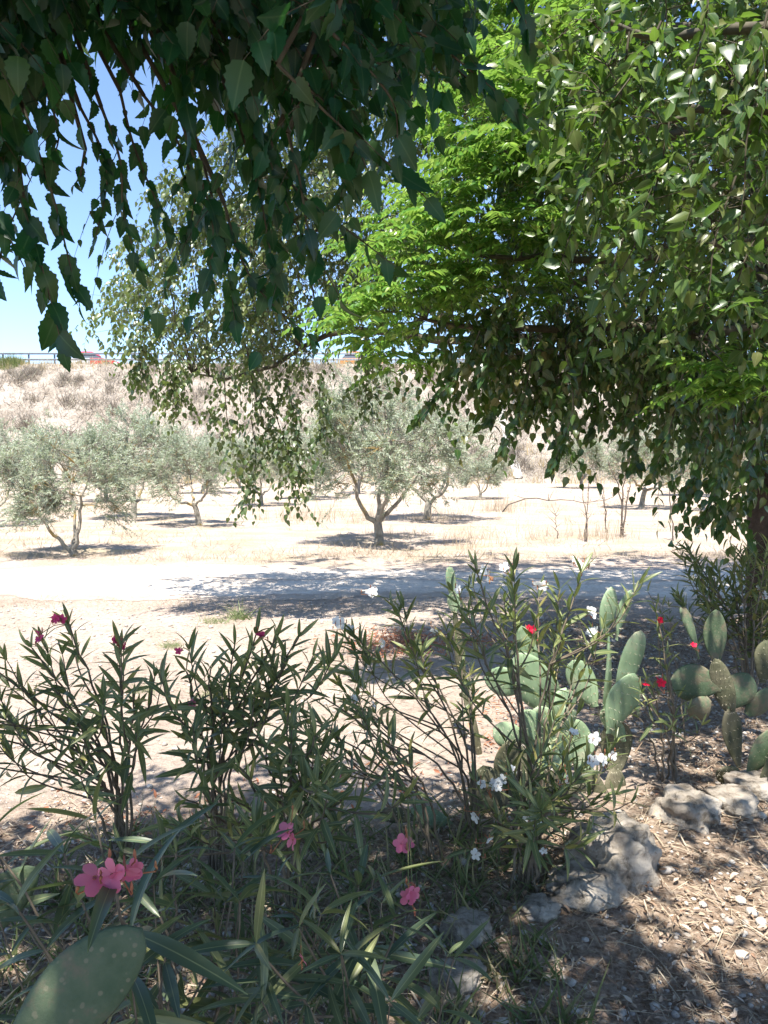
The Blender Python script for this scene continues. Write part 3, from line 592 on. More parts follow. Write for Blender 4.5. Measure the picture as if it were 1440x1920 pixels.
# ------------------------------------------------------------------ olive trees in the field
OM = {}
def olive_mesh(seed, lean=0.0, forks=3, trunk_h=.75, dense=1.0, limbs_=None):
    R = rng(seed); tk = MB(); lf = MB()
    base = np.array([0, 0, 0.]); top = np.array([lean*.3, 0, trunk_h*.55])
    tk.tubes(curve([(0, 0, -.08), (lean*.12, 0, trunk_h*.3), top], 8)[None], np.array([.13, .10, .085, .08, .078, .076, .075, .07])[None], 9)
    ends = []; a0 = R.uniform(0, 6)
    for k in range(forks):
        a = a0 + k*2*math.pi/forks+R.normal(0, .25); o = R.uniform(.6, .95)
        e = np.array([math.cos(a)*o+lean*.5, math.sin(a)*o, R.uniform(1.35, 1.75)])
        mid = top*.5+e*.5+np.array([math.cos(a)*.16, math.sin(a)*.16, -.18])
        pts = curve([top-[0, 0, .08], mid, e], 12); pts[2:-1] += R.normal(0, .02, (9, 3)); tk.tubes(pts[None], np.linspace(.045, .018, 12)[None], 7); ends.append(pts[4:])
    for lp in limbs_ or ():
        pts = curve([top-[0, 0, .06]]+[np.array(q) for q in lp], 12); pts[2:-1] += R.normal(0, .015, (9, 3)); tk.tubes(pts[None], np.linspace(.048, .016, 12)[None], 7); ends.append(pts[4:])
    nodes = np.concatenate(ends)
    n = int(46*dense)
    th = R.uniform(0, 2*math.pi, n); ph = R.uniform(-.25, 1, n); rr = R.uniform(.45, 1, n)**.6
    ph = R.uniform(-.75, 1, n); cl = np.stack([np.cos(th)*np.sqrt(1-ph**2*.8)*rr*1.2+lean*.4, np.sin(th)*np.sqrt(1-ph**2*.8)*rr*1.2, 1.55+ph*rr*1.0], 1)
    connect(tk, R, nodes, cl, .016, .05, 6, .006)
    c = np.repeat(cl, 24, 0); p0 = c+R.normal(0, .15, c.shape)
    d = nz(c-[lean*.4, 0, 1.3])*.8+UP*.3+R.normal(0, .45, c.shape)
    tk.tubes((c[:, None]*(1-np.linspace(0, 1, 3)[None, :, None])+p0[:, None]*np.linspace(0, 1, 3)[None, :, None]), .004, 3)
    sprays(lf, tk, R, p0, d, R.uniform(.16, .4, len(c)), T_olive, 26, .06, droop=.25, side=.7, down=.0, fwd=.7, jit=.4, tr=.003, wid=1.1)
    a = tk.build('trunk', M['olive_bark']); b = lf.build('crown', M['olive'])
    for o in (a, b): C.objects.unlink(o)
    return a.data, b.data
OM['a'] = olive_mesh(101, -.15, 0, .22, 1.15, [[(-.4, -.1, .5), (-.85, -.15, 1.2)], [(.1, 0, .5), (.14, .05, 1.1), (.3, .1, 1.6)], [(-.1, .3, .6), (-.3, .7, 1.5)]]); OM['b'] = olive_mesh(102, -.5, 3, 1.2, .9); OM['c'] = olive_mesh(103, -.15, 0, .75, 1.2, [[(-.3, -.1, .6), (-.5, -.1, 1.2), (-.8, -.1, 1.9)], [(.3, -.1, .7), (.75, 0, 1.25)], [(.0, .1, .9), (.1, .2, 1.7)], [(.1, -.3, .8), (.2, -.7, 1.6)]]); OM['d'] = olive_mesh(104, .2, 3, .8, 1.0)
OG = 'olive trees in the dry field'
def olive(px, py, key, s, rz, label, sz=1.0):
    g = G(px, py); e = empty('olive_tree', g, label, 'olive tree', OG); e.rotation_euler = (0, 0, rz); e.scale = (s, s, s*sz)
    for nm, me in zip(('trunk', 'crown'), OM[key]):
        o = bpy.data.objects.new(nm, me); C.objects.link(o); o.parent = e
olive(140, 1040, 'a', .82, 0, 'low olive tree with a V-shaped trunk, nearest the track at the far left')
olive(374, 985, 'b', .80, .3, 'small olive tree with a slender leaning trunk, second from the left', 1.0)
olive(490, 948, 'd', .85, 1.9, 'olive tree with thin forked trunk half hidden behind hanging elm leaves')
olive(712, 1020, 'c', 1.05, 0, 'full olive tree with lichen-yellowed forked limbs in the middle of the field', 1.08)
olive(800, 975, 'd', 1.15, .2, 'round olive tree directly behind and right of the lichen-marked one')
olive(1202, 952, 'b', 1.0, 2.2, 'olive tree with orange-brown stem behind the dead saplings', .95)
olive(250, 972, 'c', .98, 4.0, 'bushy olive tree between the V-trunk one and the slender leaning one', 1.1)
olive(-20, 985, 'd', .88, 2.0, 'olive tree cut by the left edge of the photo')
olive(-90, 950, 'b', .9, .8, 'olive tree set back beyond the left edge crown')
olive(105, 948, 'b', .9, 1.0, 'olive tree behind the V-trunk one, mostly hidden by it')
olive(590, 935, 'a', 1.1, .9, 'distant olive tree left of the lichen-marked one')
olive(1005, 893, 'd', 1.05, 3.0, 'small round far olive tree alone at the foot of the embankment')
olive(1090, 915, 'c', 1.1, 1.1, 'pale far olive tree left of the one with the orange-brown stem', .95)
olive(1300, 930, 'a', 1.2, 2.4, 'olive tree seen through the gap left of the right-hand trunk', 1.15)
olive(1400, 960, 'd', 1.1, .4, 'olive tree behind the right-hand trunk')
olive(380, 925, 'd', 1.0, .1, 'far olive tree behind the slender leaning one')
olive(1530, 930, 'b', 1.2, 1.4, 'olive tree out at the right beyond the trunk')
olive(200, 940, 'd', .95, 3.1, 'far olive tree showing in the gap right of the V-trunk one')
olive(670, 925, 'b', 1.15, 3.3, 'far olive tree directly behind the lichen-marked one')
olive(450, 915, 'a', 1.0, 1.3, 'far olive tree right of the slender leaning one')
olive(900, 935, 'c', .8, 2.1, 'low far olive bush right of the round olive tree', .8)

# ------------------------------------------------------------------ grasses (stuff)
R = rng(51)
def tufts(m, xy, z, blades, h, spread, T=T_blade_lo, lean=.5, mat=0, wid=1.0):
    n = len(xy); b = np.repeat(np.column_stack([xy, z]), blades, 0); hh = np.repeat(np.broadcast_to(h, (n,)), blades)
    b = b+np.column_stack([R.normal(0, 1, (len(b), 2))*spread, np.zeros(len(b))])
    d = np.column_stack([R.normal(0, lean, (len(b), 2)), np.ones(len(b))]); nr = np.column_stack([R.normal(0, 1, (len(b), 2)), np.zeros(len(b))])
    m.leaves(T, b, d, nr, hh*R.uniform(.5, 1.2, len(b)), wid, mat=mat)
m = MB(); n = 9000; x = R.uniform(-46, 46, n); y = R.uniform(48.6, 59.3, n)
tufts(m, np.column_stack([x, y]), bz(x, y)-.03, 9, R.uniform(.25, .6, n), .22, lean=.9, wid=1.6)
nb = 420; bx_ = R.uniform(-44, 44, nb); by_ = R.uniform(49, 59, nb); x = np.repeat(bx_, 16)+R.normal(0, .28, nb*16); y = np.repeat(by_, 16)+R.normal(0, .28, nb*16)
tufts(m, np.column_stack([x, y]), bz(x, y)-.03, 7, np.repeat(R.uniform(.3, .9, nb), 16), .12, lean=.6, wid=1.3, mat=2)
n = 2200; x = R.uniform(-46, 46, n); y = R.uniform(58.6, 61.2, n); tufts(m, np.column_stack([x, y]), bz(x, y)-.02, 8, np.where(y > 60, .22, .45)*R.uniform(.6, 1.4, n), .15, lean=.25, mat=1)
n = 500; x = R.uniform(-44, 44, n); y = 49.5+R.normal(0, 1, n); tufts(m, np.column_stack([x, y]), bz(x, y)-.02, 14, R.uniform(.4, .9, n), .25, lean=.3, mat=1)
M['brush'] = leafmat('grey_dry_brush', [(.16, .13, .11), (.24, .20, .17), (.30, .26, .22), (.34, .33, .24)], .8, .2, (.4, .35, .25), 0, .1)
struct(m.build('embankment_grass', [M['bankgrass'], M['gold'], M['brush']]), 'stuff')
m = MB(); n = 5200; y = 12.0+36*R.random(n)**1.3; x = R.uniform(-.56, .62, n)*y
dens = np.sin(x*.8+y*.4)*np.sin(y*.9)+R.normal(0, .6, n); k = dens > -.1; x, y = x[k], y[k]
tufts(m, np.column_stack([x, y]), gz(x, y)-.01, 7, R.uniform(.06, .22, len(x)), .12, lean=.9, wid=1.0)
n = 700; y = R.normal(12.4, .35, n); x = R.uniform(-7, 7, n); tufts(m, np.column_stack([x, y]), gz(x, y), 7, .1, .08, lean=.8)
n = 900; y = R.normal(8.3, .3, n); x = R.uniform(-5, 2, n); tufts(m, np.column_stack([x, y]), gz(x, y), 5, .06, .06, lean=.9)
n = 500; y = R.uniform(4, 8.2, n); x = R.uniform(-4, 2, n); tufts(m, np.column_stack([x, y]), gz(x, y), 4, .04, .05, lean=1.2)
# tall dry stalks in the middle distance
for (a, b, wv, hh, cnt) in ((600, 975, 1.6, .5, 60), (800, 975, 1.5, .35, 70), (940, 960, .8, .6, 34), (760, 1005, 1.0, .22, 60), (890, 1025, .6, .4, 16), (1000, 1010, 1, .3, 30), (1130, 1010, .8, .4, 40), (400, 1000, 1.4, .12, 60), (1010, 950, 1.6, .3, 50), (90, 1010, 1.5, .2, 40)):
    g = G(a, b); xy = np.column_stack([R.normal(g[0], wv/2, cnt), R.normal(g[1], wv/2.5, cnt)]); tufts(m, xy, gz(xy[:, 0], xy[:, 1]), 8, R.uniform(.4, 1, cnt)*hh, .08, lean=.22, wid=.5)
struct(m.build('dry_field_grass', M['straw']), 'stuff')

def green_clump(px, py, r, h, n, label, mat='weed'):
    g = G(px, py); m = MB(); a = R.uniform(0, 6.3, n); q = R.random(n)**.6*r*.6; xy = np.column_stack([g[0]+np.cos(a)*q, g[1]+np.sin(a)*q*.7])
    tufts(m, xy, gz(xy[:, 0], xy[:, 1]), 9, R.uniform(.4, 1, n)*h, .045, T_blade, lean=.9, wid=1.6)
    return tag(m.build('green_weed', M[mat]), label, 'weed', 'green weeds on the bare sand')
green_clump(448, 1165, .13, .26, 9, 'tallest green weed on the sand just below the track')
green_clump(405, 1172, .2, .12, 16, 'low grey-green weed left of the tallest weed')
green_clump(318, 1215, .12, .08, 24, 'small flat green weed on the sand behind the pink oleander')
green_clump(400, 1300, .12, .08, 22, 'sprawling green weed seen through the pink oleander stems')
green_clump(270, 1300, .07, .08, 16, 'faint green weed behind the left oleander leaves')
g = G(765, 1010)

# shrubs on the crest of the embankment
for px, s, lab in ((32, 1.0, 'green round bush on the embankment crest under the guard rail, far left'), (828, .9, 'yellow-green bush on the crest right of the olive tops'), (1000, .7, 'crest bush behind the hanging leaves')):
    x = (px-720)/F*60; m = MB(); n = 240; a = R.uniform(0, 6.3, n); q = R.random(n)**.5*.9*s
    xy = np.column_stack([x+np.cos(a)*q*1.25, 59.6+np.sin(a)*q]); tufts(m, xy, bz(xy[:, 0], xy[:, 1])-.05, 9, R.uniform(.35, .8, n)*s*1.05*(1.25-q/(.9*s)*.6), .12, lean=.4, wid=1.1)
    tag(m.build('crest_bush', M['crest']), lab, 'bush', 'bushes on the embankment crest')

# concrete drain down the bank
g = empty('drain_chute', (9.1, 54, 4), 'pale concrete drainage chute running down the embankment face', 'drain')
m = MB(); k = 26; yy = np.linspace(49, 59.3, k); xx = 8.5+(yy-49)*-.05
for a, b, h0, h1 in ((-.28, -.22, 0, .13), (.22, .28, 0, .13), (-.22, .22, -.02, .04)):
    v = []
    for y_, x_ in zip(yy, xx):
        z_ = float(bz(x_, y_))+.05; v += [(x_+a, y_, z_+h0-.2), (x_+b, y_, z_+h0-.2), (x_+b, y_, z_+h1), (x_+a, y_, z_+h1)]
    q = [(i*4+j, i*4+(j+1) % 4, i*4+4+(j+1) % 4, i*4+4+j) for i in range(k-1) for j in range(4)]; m.add(v, q=q)
m.build('channel', M['concrete'], g, smooth=False)
# guard rail: posts and two beams
gr = empty('guard_rail', (0, 61.3, TOP), 'long grey steel road barrier with two rails along the embankment crest', 'barrier')
def beam(z):
    prof = [(0, -.075), (-.04, -.06), (-.04, -.025), (0, -.008), (0, .008), (-.04, .025), (-.04, .06), (0, .075), (.012, .075), (.012, -.075)]
    m = MB(); v = [(x_, 61.15+a, z+b) for x_ in (-75, 75) for a, b in prof]; n = len(prof)
    m.add(v, q=[(j, (j+1) % n, n+(j+1) % n, n+j) for j in range(n)]); m.build('rail', M['steel'], gr, smooth=False)
beam(TOP+.52); beam(TOP+.98)
for k in range(46):
    x_ = -46+k*2.02; m = MB(); m.box(x_-.055, 61.22, TOP-.3, x_+.055, 61.32, TOP+1.12); m.box(x_-.04, 61.165, TOP+.45, x_+.04, 61.218, TOP+.59); m.box(x_-.04, 61.165, TOP+.91, x_+.04, 61.218, TOP+1.05)
    m.build('post', M['steel'], gr, smooth=False)

# cars on the road
def car(x, y, L, H, front, rear, roofm, label, s=1):
    e = empty('car', (x, y, TOP+.02), label, 'car', 'vehicles passing on the embankment road')
    def X(u): return x+s*(u-.5)*L
    def loft(name, prof, y0, y1, mt, z0=0, par=e, inset=0):
        m = MB(); n = len(prof); v = [(X(u), y0+(inset if zz > H*.66 else 0), TOP+.02+zz) for u, zz in prof]+[(X(u), y1-(inset if zz > H*.66 else 0), TOP+.02+zz) for u, zz in prof]
        q = [(j, (j+1) % n, n+(j+1) % n, n+j) for j in range(n)]
        me = bmesh.new(); vs = [me.verts.new(np.array(a)-np.array(e.location)) for a in v]
        for f in q: me.faces.new([vs[i] for i in f])
        me.faces.new([vs[i] for i in range(n-1, -1, -1)]); me.faces.new([vs[n+i] for i in range(n)])
        bmesh.ops.recalc_face_normals(me, faces=me.faces)
        dm = bpy.data.meshes.new(name); me.to_mesh(dm); me.free(); dm.materials.append(mt)
        o = bpy.data.objects.new(name, dm); C.objects.link(o); o.parent = par; return o
    W = 1.65; y0, y1 = y-W/2, y+W/2
    loft('body', [(0, .3), (0, .75*H*.8), (.02, .62*H), (.42, .62*H), (.42, .28)], y0, y1, rear)
    loft('bonnet', [(.4225, .28), (.4225, .62*H), (.72, .62*H), (.95, .5*H), (1, .4*H), (1, .28)], y0, y1, front)
    loft('cabin_glass', [(.03, .622*H), (.10, .82*H), (.52, .82*H), (.70, .622*H)], y0+.08, y1-.08, M['glass'], inset=.08)
    loft('roof', [(.09, .822*H), (.13, H), (.46, H), (.54, .822*H)], y0+.1, y1-.1, roofm)
    for u in (.19, .8):
        for yy in (y0-.01, y1+.01):
            m = MB(); a = np.arange(20)*math.pi/10; v = [(X(u)+math.cos(t)*.31, yy+dy, TOP+.33+math.sin(t)*.31) for dy in (-.09, .09) for t in a]
            m.add(v, q=[(i, (i+1) % 20, 20+(i+1) % 20, 20+i) for i in range(20)])
            v2 = [(X(u), yy-.09, TOP+.33), (X(u), yy+.09, TOP+.33)]; m.add(v[:20]+v[20:]+v2, t=[(i, (i+1) % 20, 40) for i in range(20)]+[(20+(i+1) % 20, 20+i, 41) for i in range(20)])
            wo = m.build('wheel', M['tyre'], e)
            m = MB(); v = [(X(u)+math.cos(t)*.2, yy+(-.1 if yy < y else .1), TOP+.33+math.sin(t)*.2) for t in a]+[(X(u), yy+(-.11 if yy < y else .11), TOP+.33)]; m.add(v, t=[(i, (i+1) % 20, 20) for i in range(20)])
            r_ = m.build('rim', M['rim'], e); r_.parent = wo
    for yy in (y0+.2, y1-.2): m = MB(); m.box(X(.985)-.04, yy-.15, TOP+.02+.42*H, X(.985)+.05, yy+.15, TOP+.02+.5*H-.03); m.build('headlight', M['lamp'], e, smooth=False)
car(-23.5, 64.0, 3.6, 1.42, M['carred'], M['carwhite'], M['carred'], 'red and white car behind the guard rail at the left')
car(-1.6, 64.2, 3.9, 1.45, M['orange'], M['orange'], M['orange'], 'orange car behind the guard rail glimpsed through elm leaves near the middle')

# ------------------------------------------------------------------ dead saplings and sticks by the track
R = rng(61)
def sapling(pts_list, d, label, name='dead_sapling', cat='sapling', r=.012, leafy=0):
    b = pts_list[0][0]; g = G(*b) if d is None else P(b[0], b[1], d)
    d = g[1]; e_m = MB()
    for pl in pts_list:
        pts = curve([P(a, c_, d) for a, c_ in pl], 12); pts[1:-1] += R.normal(0, .012, (10, 3)); e_m.tubes(pts[None], np.linspace(r, r*.35, 12)[None], 6)
        k = R.integers(3, 12, 8)
        for i in k:
            q = pts[i]+np.array([R.normal(0, .1), R.normal(0, .08), R.uniform(.04, .2)]); e_m.tubes(curve([pts[i], (pts[i]+q)/2+R.normal(0, .01, 3), q], 5)[None], np.linspace(.005, .002, 5)[None], 4)
        if leafy:
            n = leafy; i = R.integers(0, 12, n); e_m.leaves(T_litter, pts[i]+R.normal(0, .03, (n, 3)), R.normal(0, 1, (n, 3)), R.normal(0, 1, (n, 3)), .04, 1, mat=1)
    return tag(e_m.build(name, [M['dead'], M['litter']]), label, cat, 'dead stems beyond the track')
sapling([[(1097, 1015), (1097, 960), (1090, 900)], [(1100, 1015), (1101, 950), (1104, 890)]], None, 'pair of thin grey dead stems, leftmost of the dead saplings', leafy=6)
sapling([[(1140, 1000), (1128, 930), (1110, 870)], [(1136, 1000), (1134, 960), (1130, 910)]], None, 'thin crooked dead sapling leaning left, second from the left', leafy=14)
sapling([[(1166, 1008), (1164, 930), (1140, 865)], [(1164, 1008), (1168, 920), (1176, 870)], [(1168, 1008), (1176, 940), (1184, 880)]], None, 'dark dead sapling with three upright stems clad in dry leaves', r=.02, leafy=40)
sapling([[(1262, 1015), (1256, 930), (1254, 880)], [(1260, 960), (1268, 910), (1282, 870)]], None, 'bare dead sapling right of the dark three-stemmed one', r=.014, leafy=4)
sapling([[(942, 960), (980, 935), (1040, 936), (1098, 942), (1150, 932)]], 12.5, 'long thin dry branch arching sideways to the dead saplings', 'arching_branch', 'branch', .012)
sapling([[(1046, 1010), (1040, 960)]], None, 'short grey stick standing left of the dead saplings', 'stick', 'stick', .01)

# ------------------------------------------------------------------ oleanders
R = rng(71)
def petals(m, p, nr, size, cnt=1, mat=0, spread=0.0, open_=.35):
    """five-petalled flowers"""
    Tp = template(5, lambda t: .36*math.sin(math.pi*min(1, t**1.25*.86+.02))**.8+.01, .12, .18)
    for k in range(cnt):
        q = p+R.normal(0, spread, 3); z = nz(nr+R.normal(0, .45, 3)); a = nz(np.cross(z, [.3, .9, .2])); b = np.cross(z, a)
        th = np.arange(5)*2*math.pi/5+R.uniform(0, 1); d = a*np.cos(th)[:, None]+b*np.sin(th)[:, None]+z*open_+R.normal(0, .06, (5, 3))
        m.leaves(Tp, np.repeat(q[None], 5, 0), d, np.repeat(z[None], 5, 0)+R.normal(0, .12, (5, 3)), size*(1+R.normal(0, .08, 5)), 1.05, mat=mat)
        m.tubes(np.array([[q-z*size*.9, q-z*size*.3, q+z*size*.1]]), np.array([[size*.04, size*.1, size*.12]]), 5, mat=1 if mat == 0 else mat)
def oleander(name, base, stems, label, leaf=.12, r=.007, d=None, mat='oleander', low=.45, flowers=(), pet='pink', fsize=.022, dens=.95, T=None, bend=.25, cat='oleander', grp='oleander shrubs in the flower bed', out=.8, sag=0.0):
    e = empty(name, base, label, cat, grp); st = MB(); lf = MB(); T = T or T_ol
    for s in stems:
        tip = s[0]; fk = s[1] if len(s) > 1 else 2; lo = s[2] if len(s) > 2 else low
        b0 = np.array(base)+[R.normal(0, .03), R.normal(0, .03), -.02]
        mid = b0*.5+tip*.5+np.array([(b0[0]-tip[0])*bend, (b0[1]-tip[1])*bend, (tip[2]-b0[2])*.02])
        main = curve([b0, mid, tip], 16); main[2:-1] += R.normal(0, .005, (13, 3))
        paths = [(main, lo, r)]
        for k in range(fk):
            i = int(R.integers(6, 11)); q = tip+np.array([R.normal(0, .10), R.normal(0, .09), R.uniform(-.16, .02)])
            c = curve([main[i], (main[i]+q)/2+np.array([(q[0]-main[i][0])*.2, (q[1]-main[i][1])*.2, -.01]), q], 12); paths.append((c, .35, r*.6))
        for c, lo_, rr in paths:
            st.tubes(c[None], np.linspace(rr, rr*.4, len(c))[None], 6)
            L = np.linalg.norm(np.diff(c, axis=0), axis=1).sum(); nw = max(3, int(L*(1-lo_)/(.050/dens)))
            tt = lo_+(1-lo_)*np.linspace(0, 1, nw)**.8; idx = tt*(len(c)-1); i0 = np.minimum(idx.astype(int), len(c)-2)
            pos = c[i0]+(c[i0+1]-c[i0])*(idx-i0)[:, None]; tg = nz(c[i0+1]-c[i0])
            a = nz(np.cross(tg, [.2, .95, .1])); b = np.cross(tg, a)
            for w_ in range(3):
                th = w_*2.094+np.arange(nw)*1.05+R.normal(0, .3, nw); rd = a*np.cos(th)[:, None]+b*np.sin(th)[:, None]
                up_ = np.linspace(.25, 1.5, nw)[:, None]
                dv = tg*up_+rd*out-UP*sag+R.normal(0, .14, (nw, 3)); kp = R.random(nw) < np.linspace(.55, 1, nw)
                sz = leaf*(1+R.normal(0, .16, nw))*np.linspace(1.05, .7, nw)*R.uniform(.8, 1.15); ti = R.integers(0, len(T), nw)
                for j in range(len(T)):
                    s_ = kp & (ti == j); lf.leaves(T[j], pos[s_], dv[s_], (tg+rd*-.3+R.normal(0, .35, (nw, 3)))[s_], sz[s_]*1.08, .82)
    st.build('stems', M['stem'], e); lf.build('foliage', M[mat], e)
    for fl in flowers:
        p, cnt, *rest = fl; pm = rest[0] if rest else pet; fs = rest[1] if len(rest) > 1 else fsize
        sv = np.concatenate(st.v)
        for kk in range(cnt):
            pk = np.array(p)+(R.normal(0, fs*.75, 3)*[1, 1, .6] if kk else 0)
            m = MB(); petals(m, pk, np.array([R.normal(0, .5), -.75, R.uniform(-.1, .9)]), fs*R.uniform(.85, 1.1), 1, 0, 0, R.uniform(.15, .75))
            q = sv[np.argmin(np.linalg.norm(sv-pk, axis=1))]
            m.tubes(curve([q, (q+pk)/2+[0, 0, .01], pk-[0, 0, fs*.4], pk], 7)[None], .0016, 4, mat=2)
            for k in range(2):
                o = pk+R.normal(0, fs*.8, 3); q = pk*.8+q*.2 if np.linalg.norm(q-pk) > .08 else q; m.tubes(curve([(q+pk)/2, o-[0, 0, fs*.4], o, o+[0, 0, fs*.45]], 7)[None], np.array([[.0012, .0012, .0014, fs*.06, fs*.12, fs*.1, .0005]]), 5, mat=1)
            m.build('flower', [M[pm], M['bud'], M['stem_green']], e)
    return e
def tips(l, d, j=.12): return [(P(a, b, d+R.normal(0, j)), *k) for a, b, *k in l]
# pink oleander, left, three metres out
oleander('pink_oleander', G(235, 1600)+[0, 0, 0], tips([(130, 1170, 2), (60, 1215, 2), (225, 1210, 2), (100, 1290, 2), (20, 1290, 2), (185, 1320, 1), (50, 1370, 2), (250, 1300, 2), (-30, 1240, 2), (150, 1420, 1), (-60, 1350, 3), (290, 1270, 1)], 2.75),
    'tall pink-flowered oleander on the left with dense narrow leaves', .115, flowers=[(P(75, 1185, 2.7), 2, 'deep_pink'), (P(105, 1160, 2.7), 2, 'deep_pink'), (P(215, 1200, 2.75), 2, 'deep_pink'), (P(232, 1212, 2.75), 1, 'deep_pink')], low=.6)
oleander('pink_oleander', G(400, 1625), tips([(520, 1190, 3), (560, 1195, 1), (440, 1210, 2), (395, 1255, 2), (350, 1260, 2), (465, 1290, 2), (330, 1330, 1), (480, 1190, 1)], 2.6),
    'pink oleander with long bare stems fanning out, centre left', .115, flowers=[(P(488, 1192, 2.6), 1, 'deep_pink'), (P(335, 1220, 2.6), 1, 'deep_pink', .014), (P(360, 1320, 2.6), 1, 'pink', .018)], low=.6)
oleander('pink_oleander', G(545, 1700), tips([(540, 1340, 2), (590, 1380, 2), (500, 1400, 2), (610, 1440, 3), (560, 1450, 2), (450, 1440, 1), (640, 1500, 2), (400, 1480, 3), (350, 1500, 2)], 2.35),
    'bushy pink oleander in the middle with small flowers low down', .11, flowers=[(P(550, 1575, 2.0), 2, 'pink', .028), (P(752, 1582, 2.1), 2, 'pink', .028), (P(766, 1680, 1.9), 2, 'pink', .026), (P(637, 1452, 2.35), 1, 'pink', .015)], low=.5, dens=.9)
# the near one, about a metre from the lens
T_near = [template(10, lambda t: .075*math.sin(math.pi*t**.85)**.75+.002, .3, c) for c in (.1, .3, .5)]
oleander('near_oleander', np.array([-.38, 1.35, float(gz(-.38, 1.35))]), [(P(215, 1650, 1.12), 1, .72), (P(120, 1600, 1.4), 1, .6), (P(330, 1600, 1.5), 2, .55), (P(440, 1590, 1.6), 2, .5), (P(30, 1700, 1.3), 1, .6), (P(300, 1720, 1.35), 2, .55), (P(450, 1690, 1.45), 2, .6), (P(-30, 1560, 1.5), 1, .6), (P(180, 1540, 1.6), 1, .7)],
    'closest oleander with large drooping leaves and a pink bloom, lower left', .17, r=.005, mat='oleander_near', dens=.62, T=T_near, out=1.2, sag=.75, flowers=[(P(212, 1640, 1.08), 3, 'pink', .024), (P(253, 1630, 1.10), 1, 'pink', .02)])
oleander('near_oleander', np.array([-.02, 1.5, float(gz(-.02, 1.5))]), [(P(560, 1740, 1.35), 2, .5), (P(620, 1640, 1.6), 2, .5), (P(700, 1650, 1.65), 2, .5), (P(740, 1720, 1.55), 2, .5), (P(520, 1650, 1.6), 2, .5), (P(640, 1790, 1.35), 1, .5), (P(480, 1770, 1.3), 2, .5)],
    'near oleander at the bottom centre with dark hanging leaves', .155, r=.005, mat='oleander_near', dens=.65, T=T_near, out=1.2, sag=.75, flowers=[(P(568, 1800, 1.3), 1, 'pink', .013)])
# white oleanders around the prickly pear
WF = 'white_petal'
oleander('white_oleander', G(885, 1590), tips([(740, 1140, 3), (665, 1190, 2), (790, 1230, 2), (850, 1165, 2), (715, 1240, 2), (880, 1250, 2), (680, 1330, 2)], 3.15),
    'sparse white-flowered oleander with long bare stems left of the prickly pear', .11, r=.0065, low=.62, flowers=[(P(640, 1170, 3.1), 2, WF), (P(655, 1178, 3.1), 1, WF), (P(700, 1110, 3.15), 2, WF), (P(720, 1205, 3.1), 1, WF), (P(815, 1180, 3.15), 1, WF)], fsize=.022, dens=1.1)
oleander('white_oleander', G(800, 1640), tips([(610, 1310, 2), (660, 1320, 3), (560, 1330, 2), (700, 1350, 2), (640, 1400, 1), (540, 1350, 1)], 2.9),
    'low slanting white oleander with thin stems leaning left over the sand', .09, r=.006, low=.66, flowers=[(P(545, 1335, 2.9), 1, WF, .018), (P(665, 1310, 2.9), 2, WF, .018), (P(700, 1322, 2.9), 1, WF, .018)], dens=1.1)
oleander('white_oleander', G(1000, 1640), tips([(890, 1060, 2), (960, 1090, 2), (1090, 1075, 3), (1010, 1120, 1), (1050, 1190, 1), (850, 1110, 2), (925, 1130, 2), (1130, 1180, 2)], 3.0),
    'tallest white oleander with leafy flowering tops rising in front of the prickly pear', .11, r=.0065, low=.68, flowers=[(P(915, 1080, 3), 2, WF), (P(945, 1065, 3), 1, WF), (P(860, 1105, 3), 2, WF), (P(1008, 1098, 3), 2, WF), (P(1095, 1060, 3), 3, WF), (P(1110, 1150, 3), 2, WF), (P(1108, 1185, 3), 2, WF), (P(1080, 1052, 3), 1, WF)], dens=1.05)
oleander('white_oleander', G(985, 1680), tips([(1070, 1380, 2), (1120, 1400, 2), (1040, 1350, 2), (960, 1450, 2), (1000, 1420, 2), (1090, 1450, 3), (1030, 1500, 3), (920, 1520, 2), (980, 1560, 2), (1130, 1500, 1)], 2.7),
    'leafy low white oleander full of small blooms at the foot of the prickly pear', .10, r=.006, low=.35, flowers=[(P(925, 1470, 2.6), 2, WF), (P(960, 1445, 2.6), 1, WF), (P(942, 1462, 2.6), 1, WF), (P(905, 1468, 2.6), 1, WF), (P(892, 1530, 2.6), 1, WF), (P(915, 1572, 2.6), 1, WF), (P(892, 1602, 2.55), 1, WF), (P(1130, 1425, 2.6), 4, WF), (P(1115, 1385, 2.65), 2, WF), (P(1065, 1462, 2.6), 1, WF), (P(988, 1535, 2.6), 1, WF), (P(1005, 1540, 2.6), 1, WF), (P(1018, 1594, 2.6), 1, WF, .018), (P(1075, 1375, 2.65), 1, WF)], dens=1.25)
# red ones
oleander('red_oleander', G(1242, 1480), tips([(1225, 1290, 2), (1205, 1300, 1), (1250, 1230, 1), (1290, 1330, 1), (1190, 1330, 1), (1230, 1150, 1)], 3.55), 'red-flowered oleander with bare stems behind the split white rock', .08, r=.006, low=.72,
    flowers=[(P(1233, 1275, 3.5), 2, 'red'), (P(1210, 1280, 3.5), 1, 'red'), (P(1236, 1160, 3.55), 2, 'red', .016), (P(1300, 1210, 3.6), 1, 'red', .016)])
oleander('red_oleander', G(1030, 1330), tips([(1000, 1185, 2), (1020, 1200, 2), (1040, 1190, 1)], 4.9), 'small oleander with a deep red cluster behind the prickly pear', .08, r=.005, low=.5, flowers=[(P(995, 1180, 4.8), 5, 'red', .026), (P(1008, 1200, 4.8), 3, 'red', .024)])
